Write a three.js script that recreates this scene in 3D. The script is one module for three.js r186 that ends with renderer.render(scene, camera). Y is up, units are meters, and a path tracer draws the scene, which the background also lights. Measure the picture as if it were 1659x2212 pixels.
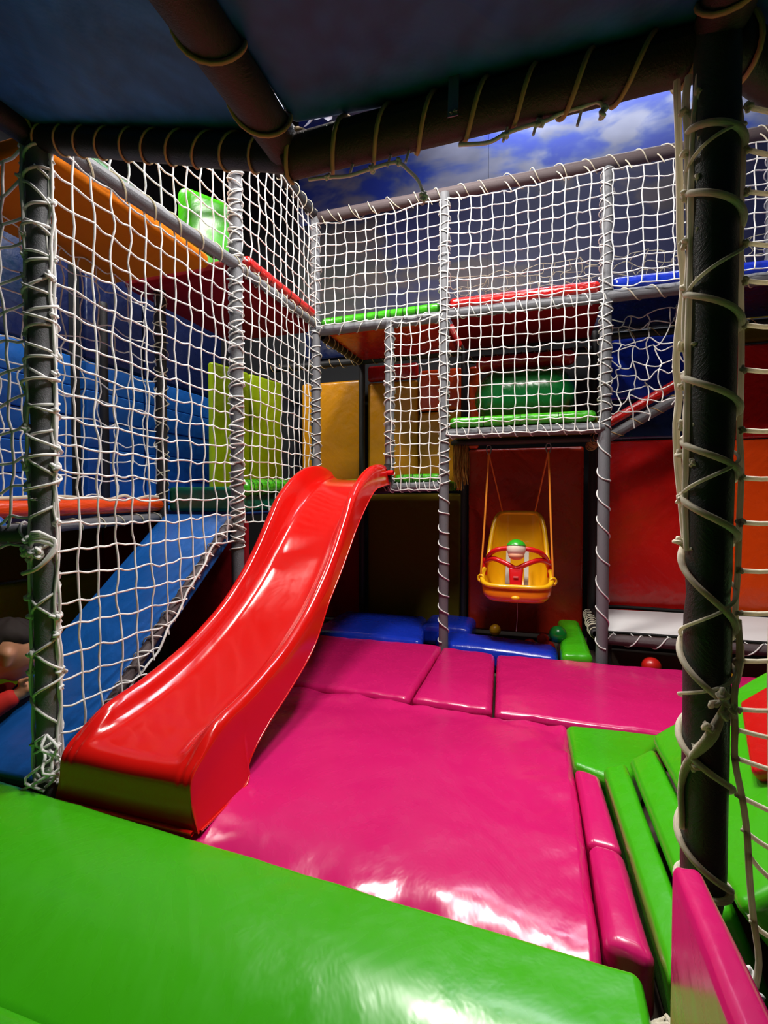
import * as THREE from 'three';
import { mergeGeometries, mergeVertices } from 'three/addons/utils/BufferGeometryUtils.js';
import { ImprovedNoise } from 'three/addons/math/ImprovedNoise.js';
import { MarchingCubes } from 'three/addons/objects/MarchingCubes.js';
import { RectAreaLightUniformsLib } from 'three/addons/lights/RectAreaLightUniformsLib.js';

// ------------------------------------------------------------------ camera, lights, exposure
const scene = new THREE.Scene();
scene.background = new THREE.Color(0x000000);
const camera = new THREE.PerspectiveCamera(2 * Math.atan(1106 / 1050) * 180 / Math.PI, 1659 / 2212, 0.02, 40);
camera.position.set(0, 0.8, 0);
camera.rotation.order = 'YXZ';
camera.rotation.y = 17.4 * Math.PI / 180;
camera.rotation.x = -1.5 * Math.PI / 180;
const renderer = new THREE.WebGLRenderer({ antialias: true });
renderer.toneMapping = THREE.LinearToneMapping;
renderer.toneMappingExposure = 1.0;
renderer.shadowMap.enabled = true;
RectAreaLightUniformsLib.init();
// ceiling lamps: [x, y, z, width, depth, radiance, colour]
const LAMPS = [
  ['square_ceiling_lamp', 0.1, 2.95, -1.42, 0.32, 0.32, 150, 0xfffaf3, 'square white ceiling lamp hanging above the pink play mats'],
  ['square_ceiling_lamp', -0.55, 2.95, -1.82, 0.32, 0.32, 140, 0xfffaf3, 'square white ceiling lamp hanging above the top of the slide'],
  ['added_mural_wash_lamp', 0.35, 3.82, -3.22, 1.6, 0.08, 72, 0xf2f6ff, 'long slim lamp added out of view to brighten the top of the sky mural'],  // added wall wash, unseen: brightens the upper mural towards the ceiling
  ['square_ceiling_lamp', -2.02, 3.05, -1.75, 0.26, 0.26, 200, 0xfffaf3, 'small square unseen lamp added to light the blue side wall'],  // extra lamp out of view, put in to light the blue panels
];

// ------------------------------------------------------------------ helpers
const V = (x, y, z) => new THREE.Vector3(x, y, z);
let seed = 7;
const rnd = () => { seed = (seed * 1664525 + 1013904223) % 4294967296; return seed / 4294967296; };
const rr = (a, b) => a + (b - a) * rnd();
const pn = new ImprovedNoise();
const noise = (x, y, z) => pn.noise(x + 31.7, y + 11.3, z + 57.1);
const fbm = (x, y, z, o = 4) => { let a = 0, w = .5, f = 1; for (let i = 0; i < o; i++) { a += w * noise(x * f, y * f, z * f); w *= .5; f *= 2.03; } return a; };
const lerp = (a, b, t) => a + (b - a) * t;
const smooth = (a, b, x) => { const t = Math.min(1, Math.max(0, (x - a) / (b - a))); return t * t * (3 - 2 * t); };

const used = {};
function numbered(n) { if (used[n] === undefined) { used[n] = 0; return n; } used[n]++; return n + '_' + String(used[n]).padStart(3, '0'); }
function thing(name, label, category, base, group) {
  const g = new THREE.Group(); g.name = numbered(name); g.position.copy(base);
  g.userData = { label, category }; if (group) g.userData.group = group;
  scene.add(g); return g;
}
function shadows(m) { m.castShadow = true; m.receiveShadow = true; return m; }
// a part: geometry given in world coordinates, moved into its thing
function part(name, geo, mat, g, parent, label) {
  geo.translate(-g.position.x, -g.position.y, -g.position.z);
  const m = shadows(new THREE.Mesh(geo, mat)); m.name = name; (parent || g).add(m);
  if (label) m.userData.label = label;
  return m;
}
// a thing that is one mesh
function solo(name, label, category, geo, mat, base, group) {
  const m = shadows(new THREE.Mesh(geo, mat)); geo.translate(-base.x, -base.y, -base.z); m.position.copy(base);
  m.name = numbered(name); m.userData = { label, category }; if (group) m.userData.group = group; scene.add(m); return m;
}
function struct(name, geo, mat) { const m = shadows(new THREE.Mesh(geo, mat)); m.name = name; m.userData = { kind: 'structure' }; scene.add(m); return m; }
function boxAt(x0, x1, y0, y1, z0, z1) { const g = new THREE.BoxGeometry(x1 - x0, y1 - y0, z1 - z0); g.translate((x0 + x1) / 2, (y0 + y1) / 2, (z0 + z1) / 2); return g; }

// ------------------------------------------------------------------ textures and materials
function dataTex(n, fn, srgb, rx = 1, ry = 1) {
  const d = new Uint8Array(n * n * 4);
  for (let j = 0; j < n; j++) for (let i = 0; i < n; i++) {
    const c = fn(i / n, j / n); const k = (j * n + i) * 4;
    d[k] = c[0]; d[k + 1] = c[1]; d[k + 2] = c[2]; d[k + 3] = 255;
  }
  const t = new THREE.DataTexture(d, n, n); t.magFilter = THREE.LinearFilter; t.minFilter = THREE.LinearFilter;
  t.wrapS = t.wrapT = THREE.RepeatWrapping; t.repeat.set(rx, ry); if (srgb) t.colorSpace = THREE.SRGBColorSpace; t.needsUpdate = true; return t;
}
const per = (u, v, f, s) => { const a = u * Math.PI * 2, b = v * Math.PI * 2; return noise(Math.cos(a) * f + s, Math.sin(a) * f + Math.cos(b) * f, Math.sin(b) * f + s * 2); };
const g255 = x => { const c = Math.max(0, Math.min(255, x * 255)); return [c, c, c]; };
const vinylBump = dataTex(256, (u, v) => g255(.5 + .30 * per(u, v, 1.3, 3) + .18 * per(u, v, 3.1, 9) + .05 * per(u, v, 16, 5)), false, 1.6, 1.6);
const foamBump = dataTex(256, (u, v) => g255(.5 + .25 * per(u, v, 6, 3) + .35 * per(u, v, 22, 8)), false, 6, 6);
const scuffRough = dataTex(256, (u, v) => g255(.62 + .22 * per(u, v, 2.2, 14) + .18 * per(u, v, 7, 2)), false, 1.3, 1.3);
function tint(hex, amt, s, f = 1.5) { // colour with mottled wear, as a texture
  const c = new THREE.Color(hex); const r = c.r, g = c.g, b = c.b; const o = new THREE.Color();
  return dataTex(128, (u, v) => { const k = 1 + amt * (per(u, v, f, s) * 1.1 + per(u, v, f * 3.1, s + 4) * .7); o.setRGB(r * k, g * k, b * k); o.convertLinearToSRGB(); return [Math.min(255, o.r * 255), Math.min(255, o.g * 255), Math.min(255, o.b * 255)]; }, true, 1.1, 1.1);
}
const vinyl = (hex, rough = .34, coat = .35, bump = .004) => new THREE.MeshPhysicalMaterial({ color: hex, roughness: rough, roughnessMap: scuffRough, clearcoat: coat, clearcoatRoughness: .18, bumpMap: vinylBump, bumpScale: bump });
const matte = (hex, rough = .85) => new THREE.MeshStandardMaterial({ color: hex, roughness: rough });
const dull = hex => new THREE.MeshPhysicalMaterial({ color: hex, roughness: .85, specularIntensity: .25, bumpMap: vinylBump, bumpScale: .003 });
const M = {
  pink: vinyl(0xd41a6c, .4, .4, .003), green: vinyl(0x3fae12, .45, .3, .003), greenDeep: vinyl(0x0d7a33, .4, .3),
  blue: vinyl(0x1433b8, .38, .35), sky: vinyl(0x1b62b6, .55, .1), navy: vinyl(0x0c1a45, .5, .15), teal: vinyl(0x0b6a4c, .5, .1),
  red: vinyl(0xc01512, .4, .3), wine: dull(0x86101a), orange: dull(0xd07004), flame: vinyl(0xe8480c, .4, .3),
  lime: vinyl(0x93ad0c, .5, .15), olive: dull(0x5f5210), amber: vinyl(0xd08a08, .5, .15), brick: vinyl(0xb02a12, .5, .15),
  black: matte(0x0c0c0d, .7),
  slide: new THREE.MeshPhysicalMaterial({ color: 0xdc1510, roughness: .26, roughnessMap: scuffRough, clearcoat: .5, clearcoatRoughness: .12 }),
  foam: new THREE.MeshStandardMaterial({ color: 0x6a6b70, roughness: .62, bumpMap: foamBump, bumpScale: .0012 }),
  foamBrown: new THREE.MeshStandardMaterial({ color: 0x54484a, roughness: .65, bumpMap: foamBump, bumpScale: .0012 }),
  foamDark: new THREE.MeshStandardMaterial({ color: 0x1c1b1d, roughness: .55, bumpMap: foamBump, bumpScale: .0012 }),
  foamBlack: new THREE.MeshStandardMaterial({ color: 0x3e403d, roughness: .5, bumpMap: foamBump, bumpScale: .0012 }),
  rope: new THREE.MeshPhysicalMaterial({ color: 0xf2f1ee, roughness: 1, transmission: .2, thickness: 0 }),
  ropeOld: new THREE.MeshPhysicalMaterial({ map: tint(0xf1ead4, .25, 5, 4), roughness: 1, transmission: .45, thickness: 0 }),
  ropeTan: new THREE.MeshStandardMaterial({ map: tint(0xb89a68, .3, 8, 4), roughness: .85 }),
  deck: new THREE.MeshPhysicalMaterial({ map: tint(0x2262ae, .4, 21, 1.6), roughness: .55, bumpMap: vinylBump, bumpScale: .006 }),
  metal: new THREE.MeshStandardMaterial({ color: 0x9a9c9c, roughness: .35, metalness: .9 }),
  pipe: new THREE.MeshStandardMaterial({ color: 0x8b8f90, roughness: .4, metalness: .6 }),
  white: matte(0xe9e9ea, .6), concrete: matte(0x4a3f34, .95), wall: matte(0x131519, .9),
  yellowPlastic: new THREE.MeshPhysicalMaterial({ color: 0xf2b70c, roughness: .3, clearcoat: .4 }),
  orangePlastic: new THREE.MeshPhysicalMaterial({ color: 0xe6780c, roughness: .32, clearcoat: .4 }),
  redPlastic: new THREE.MeshPhysicalMaterial({ color: 0xd81418, roughness: .3, clearcoat: .4 }),
};

// ------------------------------------------------------------------ shapes
function axisCoords(len, r, n) { // coordinates along one side: dense where the edge is rounded
  const h = len / 2; r = Math.min(r, h * .98); const e = [0, .3, .62, .86, 1]; const out = [];
  for (const f of e) out.push(-h + r * (1 - Math.cos(f * Math.PI / 2)));
  for (let i = 1; i < n; i++) out.push(-h + r + (len - 2 * r) * i / n);
  for (const f of e.slice().reverse()) out.push(h - r * (1 - Math.cos(f * Math.PI / 2)));
  return out;
}
// cushion whose upper face spans the quad A B C D (A-B = u, A-D = v), thick below it
function pad(A, B, C, D, t, o = {}) {
  const r = o.r ?? .02, bulge = o.bulge ?? .006, wr = o.wr ?? .0, nu = o.nu ?? 8, nv = o.nv ?? 8;
  const w = (A.distanceTo(B) + D.distanceTo(C)) / 2, d = (A.distanceTo(D) + B.distanceTo(C)) / 2;
  const n = new THREE.Vector3().crossVectors(D.clone().sub(A), B.clone().sub(A)).normalize();
  const xs = axisCoords(w, r, nu), zs = axisCoords(d, r, nv), ys = axisCoords(t, Math.min(r, t / 2), 1);
  const g = new THREE.BoxGeometry(1, 1, 1, xs.length - 1, ys.length - 1, zs.length - 1);
  const P = g.attributes.position, uv = g.attributes.uv, p = new THREE.Vector3(), q = new THREE.Vector3(), s = o.seed ?? 0;
  const rt = Math.min(r, t / 2 * .98);
  for (let i = 0; i < P.count; i++) {
    let x = xs[Math.round((P.getX(i) + .5) * (xs.length - 1))], y = ys[Math.round((P.getY(i) + .5) * (ys.length - 1))], z = zs[Math.round((P.getZ(i) + .5) * (zs.length - 1))];
    const cx = Math.max(-w / 2 + rt, Math.min(w / 2 - rt, x)), cy = Math.max(-t / 2 + rt, Math.min(t / 2 - rt, y)), cz = Math.max(-d / 2 + rt, Math.min(d / 2 - rt, z));
    p.set(x - cx, y - cy, z - cz);
    if (p.lengthSq() > 1e-12) { p.setLength(rt); x = cx + p.x; y = cy + p.y; z = cz + p.z; }
    const ex = 2 * x / w, ez = 2 * z / d;
    if (y > 0) {
      const fall = (1 - ex ** 6) * (1 - ez ** 6);
      y += bulge * (1 - ex * ex * .5 - ez * ez * .5) * fall;
      if (wr) { const edge = Math.max(Math.abs(ex) ** 8, Math.abs(ez) ** 8); y += wr * (noise(x * 9 + s, s, z * 9) * (.25 + edge) + .6 * edge * noise(x * 34 + s, s + 5, z * 34)); }
    }
    const u = x / w + .5, v = z / d + .5;
    if (o.drop && y > -t * .3) { const e = Math.max(0, v - o.dropAt) / (1 - o.dropAt); y -= o.drop * e * e; }
    q.copy(A).multiplyScalar((1 - u) * (1 - v)).addScaledVector(B, u * (1 - v)).addScaledVector(C, u * v).addScaledVector(D, (1 - u) * v).addScaledVector(n, y - t / 2);
    P.setXYZ(i, q.x, q.y, q.z); uv.setXY(i, x + s * .37, z + y + s * .21);
  }
  g.deleteAttribute('normal');
  const m = mergeVerticesSoft(g); m.computeVertexNormals(); return m;
}
function mergeVerticesSoft(g) { return mergeVertices(g, 1e-5); }
const floorPad = (x0, x1, z0, z1, y, t, o) => pad(V(x0, y, z0), V(x1, y, z0), V(x1, y, z1), V(x0, y, z1), t, o);
const wallPad = (x0, x1, y0, y1, z, t, o) => pad(V(x0, y1, z), V(x1, y1, z), V(x1, y0, z), V(x0, y0, z), t, o);         // faces +z
const sidePad = (zn, zf, y0, y1, x, t, o) => pad(V(x, y1, zn), V(x, y1, zf), V(x, y0, zf), V(x, y0, zn), t, o);         // faces +x
function tube(pts, r, rad = 6, per = 3, closed = false) {
  const c = new THREE.CatmullRomCurve3(pts, closed, 'centripetal');
  return new THREE.TubeGeometry(c, Math.max(2, pts.length * per), r, rad, closed);
}
function frame(p0, p1) { const a = p1.clone().sub(p0); const L = a.length(); a.normalize(); const s = Math.abs(a.y) > .9 ? V(1, 0, 0) : V(0, 1, 0); const e1 = new THREE.Vector3().crossVectors(a, s).normalize(); const e2 = new THREE.Vector3().crossVectors(a, e1); return { a, e1, e2, L }; }
// foam sleeve: tube with shallow dents and a seam
function sleeve(p0, p1, r, o = {}) {
  const { a, e1, e2, L } = frame(p0, p1); const n = Math.max(4, Math.round(L / .035)), m = 16; const pos = [], uv = [], idx = [], s = o.seed ?? L * 13;
  for (let i = 0; i <= n + 2; i++) {
    const k = Math.min(n, Math.max(0, i - 1)), t = k / n; const cap = (i === 0 || i === n + 2) ? .55 : 1;
    let R = r * cap * (1 + .05 * noise(t * L * 7, s, 3)); if (o.taper) R *= o.taper(t);
    for (const f of o.dents || []) R *= 1 - .10 * Math.exp(-(((t - f) * L / .006) ** 2));
    for (let j = 0; j <= m; j++) { const an = j / m * Math.PI * 2; const p = p0.clone().addScaledVector(a, t * L).addScaledVector(e1, Math.cos(an) * R).addScaledVector(e2, Math.sin(an) * R); pos.push(p.x, p.y, p.z); uv.push(j / m * .2, t * L); }
  }
  for (let i = 0; i < n + 2; i++) for (let j = 0; j < m; j++) { const q = i * (m + 1) + j; idx.push(q, q + 1, q + m + 1, q + 1, q + m + 2, q + m + 1); }
  const g = new THREE.BufferGeometry(); g.setAttribute('position', new THREE.Float32BufferAttribute(pos, 3)); g.setAttribute('uv', new THREE.Float32BufferAttribute(uv, 2)); g.setIndex(idx); g.computeVertexNormals(); return g;
}
function lacing(p0, p1, R, r, turns, o = {}) {
  const { a, e1, e2, L } = frame(p0, p1); const pts = []; const n = Math.round(turns * 9); let ph = o.phase ?? rr(0, 6);
  for (let i = 0; i <= n; i++) {
    const t = i / n, an = ph + (o.dir ?? 1) * t * turns * Math.PI * 2 + .5 * noise(t * turns * .7, L * 3, 1); const q = R + r * .8 + (o.loose ?? 0) * Math.max(0, noise(t * turns * 2.3, 4, L));
    pts.push(p0.clone().addScaledVector(a, L * Math.min(1, Math.max(0, t + (o.jit ?? .15) / turns * noise(t * turns * 1.3, 9, L)))).addScaledVector(e1, Math.cos(an) * q).addScaledVector(e2, Math.sin(an) * q));
  }
  return tube(pts, r, 5, 2);
}
function knot(p, r) { const g = tube(Array.from({ length: 9 }, (_, i) => { const a = i / 9 * Math.PI * 2; return V((Math.sin(a) + 2 * Math.sin(2 * a)) / 3, (Math.cos(a) - 2 * Math.cos(2 * a)) / 3, -Math.sin(3 * a) * .5).multiplyScalar(r * .78); }), r * .42, 5, 2, true); g.scale(rr(.8, 1.2), rr(.8, 1.2), rr(.7, 1.1)); g.rotateY(rnd() * 3); g.rotateX(rnd() * 3); g.translate(p.x, p.y, p.z); return g; }
const strip = g => { const h = g.index ? g.toNonIndexed() : g; for (const k of Object.keys(h.attributes)) if (!['position', 'normal', 'uv'].includes(k)) h.deleteAttribute(k); if (!h.attributes.uv) h.setAttribute('uv', new THREE.Float32BufferAttribute(new Float32Array(h.attributes.position.count * 2), 2)); return h; };
const merge = list => mergeGeometries(list.map(strip), false);
// rope netting on P(u, v); keep(u, v) says where it exists
function netting(P, nu, nv, r, o = {}) {
  const j = o.jit ?? .12, keep = o.keep || (() => true), s = o.seed ?? 1, out = o.normal || V(0, 0, 1), nodes = [];
  const off = (u, v, k) => ({ du: j / nu * (noise(u * nu * .9, v * nv * .9, s + k) * 1.6), dv: j / nv * (noise(u * nu * .9, v * nv * .9, s + 7 + k) * 1.6) });
  const at = (u, v) => { const q = off(u, v, 0); return P(u + q.du, v + q.dv).addScaledVector(out, (o.depth ?? .008) * noise(u * nu * .45, v * nv * .45, s + 3)); };
  const list = [];
  const run = (fn, n, tick) => {
    let cur = [];
    const flush = () => { if (cur.length > 2) list.push(tube(cur, r, 5, 2)); cur = []; };
    for (let k = 0; k <= n * 2; k++) { const [u, v] = fn(k / (n * 2)); if (keep(u, v)) { const p = at(u, v); if (k % 2) { p.y += tick; p.addScaledVector(out, rr(-.003, .003)); } cur.push(p); } else flush(); }
    flush();
  };
  for (let a = 0; a <= nv; a++) run(t => [t, a / nv], nu, -(o.sag ?? .003));
  for (let a = 0; a <= nu; a++) run(t => [a / nu, t], nv, 0);
  return merge(list);
}
function roll(p0, p1, r, o = {}) { // soft bolster lying between two points
  const { a, L } = frame(p0, p1); const g = new THREE.CapsuleGeometry(r, Math.max(.001, L - 2 * r), 8, 18, 24); const P = g.attributes.position;
  for (let i = 0; i < P.count; i++) { const y = P.getY(i), k = 1 + (o.lump ?? .08) * noise(y * 9 + L * 7, P.getX(i) * 12, P.getZ(i) * 12); P.setX(i, P.getX(i) * k * (o.flat ?? 1)); P.setZ(i, P.getZ(i) * k); }
  g.computeVertexNormals(); g.applyQuaternion(new THREE.Quaternion().setFromUnitVectors(V(0, 1, 0), a)); const m = p0.clone().add(p1).multiplyScalar(.5); g.translate(m.x, m.y, m.z); return g;
}
function rings(p0, p1, R, r, n) { // ties round a bolster
  const { a, L } = frame(p0, p1); const out = [];
  for (let i = 1; i <= n; i++) { const g = new THREE.TorusGeometry(R, r, 5, 16); g.applyQuaternion(new THREE.Quaternion().setFromUnitVectors(V(0, 0, 1), a.clone().add(V(rr(-.12, .12), rr(-.12, .12), rr(-.12, .12))).normalize())); const p = p0.clone().addScaledVector(a, L * i / (n + 1)); g.translate(p.x, p.y, p.z); out.push(g); }
  return out;
}
const xy = (list, z) => list.map(([x, y]) => V(x, y, z + rr(-.003, .003)));

// ------------------------------------------------------------------ room shell
const RX0 = -3.0, RX1 = 2.6, RZ0 = -3.5, RZ1 = 2.2, RY0 = -.13, RY1 = 3.95;
struct('floor', boxAt(RX0 - .1, RX1 + .1, RY0 - .1, RY0, RZ0 - .1, RZ1 + .1), M.concrete);
struct('ceiling', boxAt(RX0 - .1, RX1 + .1, RY1, RY1 + .1, RZ0 - .1, RZ1 + .1), matte(0xb9bcc0, .9));
struct('wall_back', boxAt(RX0 - .1, RX1 + .1, RY0, RY1, RZ0 - .1, RZ0), M.wall);
struct('wall_front', boxAt(RX0 - .1, RX1 + .1, RY0, RY1, RZ1, RZ1 + .1), M.wall);
struct('wall_left', boxAt(RX0 - .1, RX0, RY0, RY1, RZ0, RZ1), M.wall);
struct('wall_right', boxAt(RX1, RX1 + .1, RY0, RY1, RZ0, RZ1), M.wall);
{ // printed sky on the back wall: hanging sheets, bright clouds above, shade painted into the darker lower sheets
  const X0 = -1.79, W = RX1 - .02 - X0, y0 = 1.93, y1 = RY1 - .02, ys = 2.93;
  const tex = (() => { const w = 1024, h = 512, d = new Uint8Array(w * h * 4);
    for (let j = 0; j < h; j++) for (let i = 0; i < w; i++) {
      const x = i / w * W * 1.15, Y = lerp(y0, y1, j / h), y = Y * 1.9; const wx = x + .55 * fbm(x, y, 4), c = fbm(wx * 1.25, y * 1.5, 1.5, 6) + .30 * fbm(wx * 4, y * 4, 9, 4);
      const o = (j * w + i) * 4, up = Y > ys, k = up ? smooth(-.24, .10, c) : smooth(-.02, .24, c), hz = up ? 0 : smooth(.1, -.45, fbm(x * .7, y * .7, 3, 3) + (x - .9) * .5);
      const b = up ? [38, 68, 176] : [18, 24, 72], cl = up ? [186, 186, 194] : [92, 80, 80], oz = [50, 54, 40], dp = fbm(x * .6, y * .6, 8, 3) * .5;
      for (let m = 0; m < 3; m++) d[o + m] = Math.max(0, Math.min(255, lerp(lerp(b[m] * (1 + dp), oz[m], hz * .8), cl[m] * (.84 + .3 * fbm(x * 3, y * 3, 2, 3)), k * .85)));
      d[o + 3] = 255;
    }
    const t = new THREE.DataTexture(d, w, h); t.magFilter = t.minFilter = THREE.LinearFilter; t.colorSpace = THREE.SRGBColorSpace; t.needsUpdate = true; return t; })();
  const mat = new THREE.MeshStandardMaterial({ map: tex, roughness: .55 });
  const g0 = thing('sky_mural', 'printed blue sky mural with white clouds on the back wall, shade painted into its lower half', 'mural', V(X0, y0, RZ0 + .004));
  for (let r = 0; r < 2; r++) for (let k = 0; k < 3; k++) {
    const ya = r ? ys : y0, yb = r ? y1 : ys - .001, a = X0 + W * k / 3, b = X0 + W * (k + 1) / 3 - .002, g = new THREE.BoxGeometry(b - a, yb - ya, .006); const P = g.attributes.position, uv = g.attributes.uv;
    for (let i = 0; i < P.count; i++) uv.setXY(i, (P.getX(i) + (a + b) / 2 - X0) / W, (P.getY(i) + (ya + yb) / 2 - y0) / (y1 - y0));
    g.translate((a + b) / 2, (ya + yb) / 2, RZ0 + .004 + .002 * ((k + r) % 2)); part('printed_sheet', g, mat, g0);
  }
}
for (const [name, x, y, z, w, d, L, col, label] of LAMPS) {
  const g = thing(name, label, 'lamp', V(x, y, z));
  part('housing', boxAt(x - w / 2 - .015, x + w / 2 + .015, y + .008, y + .05, z - d / 2 - .015, z + d / 2 + .015), M.white, g);
  part('diffuser', boxAt(x - w / 2, x + w / 2, y, y + .007, z - d / 2, z + d / 2), new THREE.MeshStandardMaterial({ color: 0xffffff, emissive: col, emissiveIntensity: 6 }), g);
  for (const s of [-1, 1]) part('hanger', tube([V(x + s * w * .35, y + .05, z), V(x + s * w * .35, (y + RY1) / 2, z), V(x + s * w * .35, RY1, z)], .003, 5), M.metal, g);
  const l = new THREE.RectAreaLight(col, L, w, d); l.position.set(0, -.006, 0); l.rotation.x = -Math.PI / 2; l.castShadow = true; g.add(l);
}

// ------------------------------------------------------------------ floor mats
const FT = .125;
const mat = (label, geo, m, base, group) => solo('play_mat', label, 'mat', geo, m, base, group);
mat('large square pink vinyl mat in the middle beside the red slide', pad(V(-1.24, 0, -1.87), V(.112, 0, -1.815), V(.119, 0, -.878), V(-1.24, 0, -.952), FT, { r: .024, bulge: .008, wr: .014, nu: 60, nv: 44, seed: 2, drop: .03, dropAt: .86 }), M.pink, V(-.57, -FT, -1.37));
mat('pink vinyl mat in the back row next to the top of the slide', floorPad(-1.24, -.485, -2.62, -1.88, 0, FT, { r: .026, bulge: .008, wr: .006, nu: 22, nv: 20, seed: 4 }), M.pink, V(-.86, -FT, -2.25));
mat('narrow pink vinyl mat in the back row between two wide ones', pad(V(-.48, 0, -2.6), V(-.2, 0, -2.57), V(-.155, 0, -1.865), V(-.475, 0, -1.88), FT, { r: .026, bulge: .008, wr: .006, nu: 12, nv: 20, seed: 5 }), M.pink, V(-.33, -FT, -2.23));
mat('wide pink vinyl mat in the back row reaching behind the black post', pad(V(-.19, 0, -2.57), V(1.25, 0, -2.58), V(1.25, 0, -1.83), V(-.145, 0, -1.86), FT, { r: .026, bulge: .008, wr: .007, nu: 36, nv: 20, seed: 6 }), M.pink, V(.5, -FT, -2.2));
mat('bright green vinyl mat across the foreground', pad(V(-1.62, .022, -.965), V(.172, .022, -.872), V(.172, .022, -.55), V(-1.62, .022, -.55), FT + .02, { r: .018, bulge: .006, wr: .0035, nu: 46, nv: 26, seed: 8, drop: .07, dropAt: .3 }), M.green, V(-.7, -FT, -.2));
mat('green vinyl mat on the ground where the viewer stands', floorPad(-1.62, .172, -.545, .6, .0, FT, { r: .03, bulge: .01, wr: .006, nu: 20, nv: 20, seed: 7 }), M.green, V(-.7, -FT, .05));
mat('long narrow pink roll mat between pink square and green strips, far half', pad(V(.115, .005, -1.53), V(.18, .005, -1.5), V(.193, .005, -1.19), V(.12, .005, -1.2), FT, { r: .016, bulge: .008, wr: .006, nu: 6, nv: 14, seed: 9 }), M.pink, V(.15, -FT, -1.36));
mat('long narrow pink roll mat between pink square and green strips, near half', pad(V(.121, .006, -1.197), V(.193, .006, -1.188), V(.205, .006, -.915), V(.123, .006, -.93), FT, { r: .022, bulge: .01, wr: .012, nu: 6, nv: 14, seed: 10 }), M.pink, V(.15, -FT, -1.06));
mat('small flat green mat at the corner of the pink square', pad(V(.105, .012, -1.80), V(.42, .012, -1.82), V(.24, .012, -1.46), V(.112, .012, -1.535), FT, { r: .02, bulge: .006, wr: .004, nu: 12, nv: 12, seed: 11 }), M.green, V(.22, -FT, -1.65));
mat('low green strip cushion beside the narrow pink rolls', pad(V(.183, .045, -1.475), V(.249, .055, -1.505), V(.262, .05, -.9), V(.208, .03, -.86), FT + .03, { r: .016, bulge: .006, wr: .004, nu: 6, nv: 20, seed: 12 }), M.green, V(.22, -FT, -1.18));
mat('second green strip cushion against the green ramp', pad(V(.246, .08, -1.475), V(.318, .11, -1.505), V(.328, .105, -.95), V(.257, .072, -.93), FT + .05, { r: .018, bulge: .006, wr: .004, nu: 6, nv: 20, seed: 13 }), M.green, V(.29, -FT, -1.2));
solo('soft_ramp', 'green soft ramp rising to the right behind the black post', 'ramp', pad(V(.305, .135, -1.5), V(1.05, .74, -1.5), V(1.05, .74, -.9), V(.312, .14, -.9), .2, { r: .02, bulge: .01, wr: .006, nu: 22, nv: 16, seed: 14 }), M.green, V(.65, -.1, -1.2));
solo('red_wedge', 'red vinyl wedge lying on the green ramp behind the black post', 'cushion', pad(V(.468, .313, -1.36), V(.63, .445, -1.36), V(.56, .39, -.98), V(.405, .262, -1.12), .03, { r: .012, bulge: .004, nu: 8, nv: 10, seed: 15 }), M.red, V(.5, .24, -1.22));
solo('padded_kerb', 'pink padded kerb with rounded top in the right foreground', 'cushion', pad(V(.176, .315, -.73), V(.212, .315, -.73), V(.25, .315, .3), V(.178, .315, .3), .42, { r: .016, bulge: .003, wr: .004, nu: 5, nv: 24, seed: 16 }), M.pink, V(.19, -.1, -.2));
{ mat('blue vinyl mat behind the pink mats beside the slide legs', pad(V(-1.3, .012, -3.2), V(-.70, .012, -3.2), V(-.60, .012, -2.63), V(-1.3, .012, -2.63), FT, { r: .04, bulge: .015, wr: .006, nu: 16, nv: 12, seed: 3 }), M.blue, V(-.97, -FT, -2.9));
  const far = [['small blue vinyl mat at the back wall left of the swing', -.685, -.37, -3.24, -2.93, .02]];
  for (const [l, x0, x1, z0, z1, y] of far) mat(l, floorPad(x0, x1, z0, z1, y, FT, { r: .04, bulge: .015, wr: .006, nu: 16, nv: 12, seed: x0 * 9 }), M.blue, V((x0 + x1) / 2, -FT, (z0 + z1) / 2)); }
mat('narrow blue vinyl mat in front of the ball pit under the swing', pad(V(-.59, .015, -2.9), V(.12, .0, -2.83), V(.115, -.005, -2.6), V(-.47, .005, -2.635), FT, { r: .045, bulge: .012, wr: .008, nu: 20, nv: 8, seed: 18 }), M.blue, V(-.2, -FT, -2.74));
mat('green vinyl cushion at the right side of the ball pit', pad(V(.13, .06, -3.18), V(.255, .06, -3.18), V(.275, .03, -2.57), V(.125, .03, -2.56), FT + .03, { r: .03, bulge: .01, wr: .005, nu: 8, nv: 16, seed: 19 }), M.green, V(.2, -FT, -2.88));

// ------------------------------------------------------------------ balls
const ballCols = { red: new THREE.MeshPhysicalMaterial({ color: 0xc41a14, roughness: .35, clearcoat: .3 }), yellow: new THREE.MeshPhysicalMaterial({ color: 0xe0a010, roughness: .35, clearcoat: .3 }), green: new THREE.MeshPhysicalMaterial({ color: 0x0a7d2c, roughness: .28, clearcoat: .5 }), purple: new THREE.MeshPhysicalMaterial({ color: 0x3a1d6e, roughness: .35, clearcoat: .3 }) };
const ballR = .036;
function ball(x, y, z, c, label, r = ballR) { const g = new THREE.SphereGeometry(r, 28, 20); const P = g.attributes.position; for (let i = 0; i < P.count; i++) { const q = V(P.getX(i), P.getY(i), P.getZ(i)), k = 1 + .012 * noise(q.x * 40, q.y * 40, q.z * 40) - .01 * Math.exp(-((q.y / (r * .05)) ** 2)); P.setXYZ(i, q.x * k, q.y * k, q.z * k); } g.computeVertexNormals(); g.translate(x, y, z); return solo('pit_ball', label, 'ball', g, ballCols[c], V(x, y - r, z), 'balls of the ball pit'); }
ball(.118, .062, -2.80, 'green', 'large shiny dark green ball resting against the green cushion', .047);
ball(-.245, -.035, -3.16, 'yellow', 'yellow ball lying at the back of the ball pit under the swing');
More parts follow.
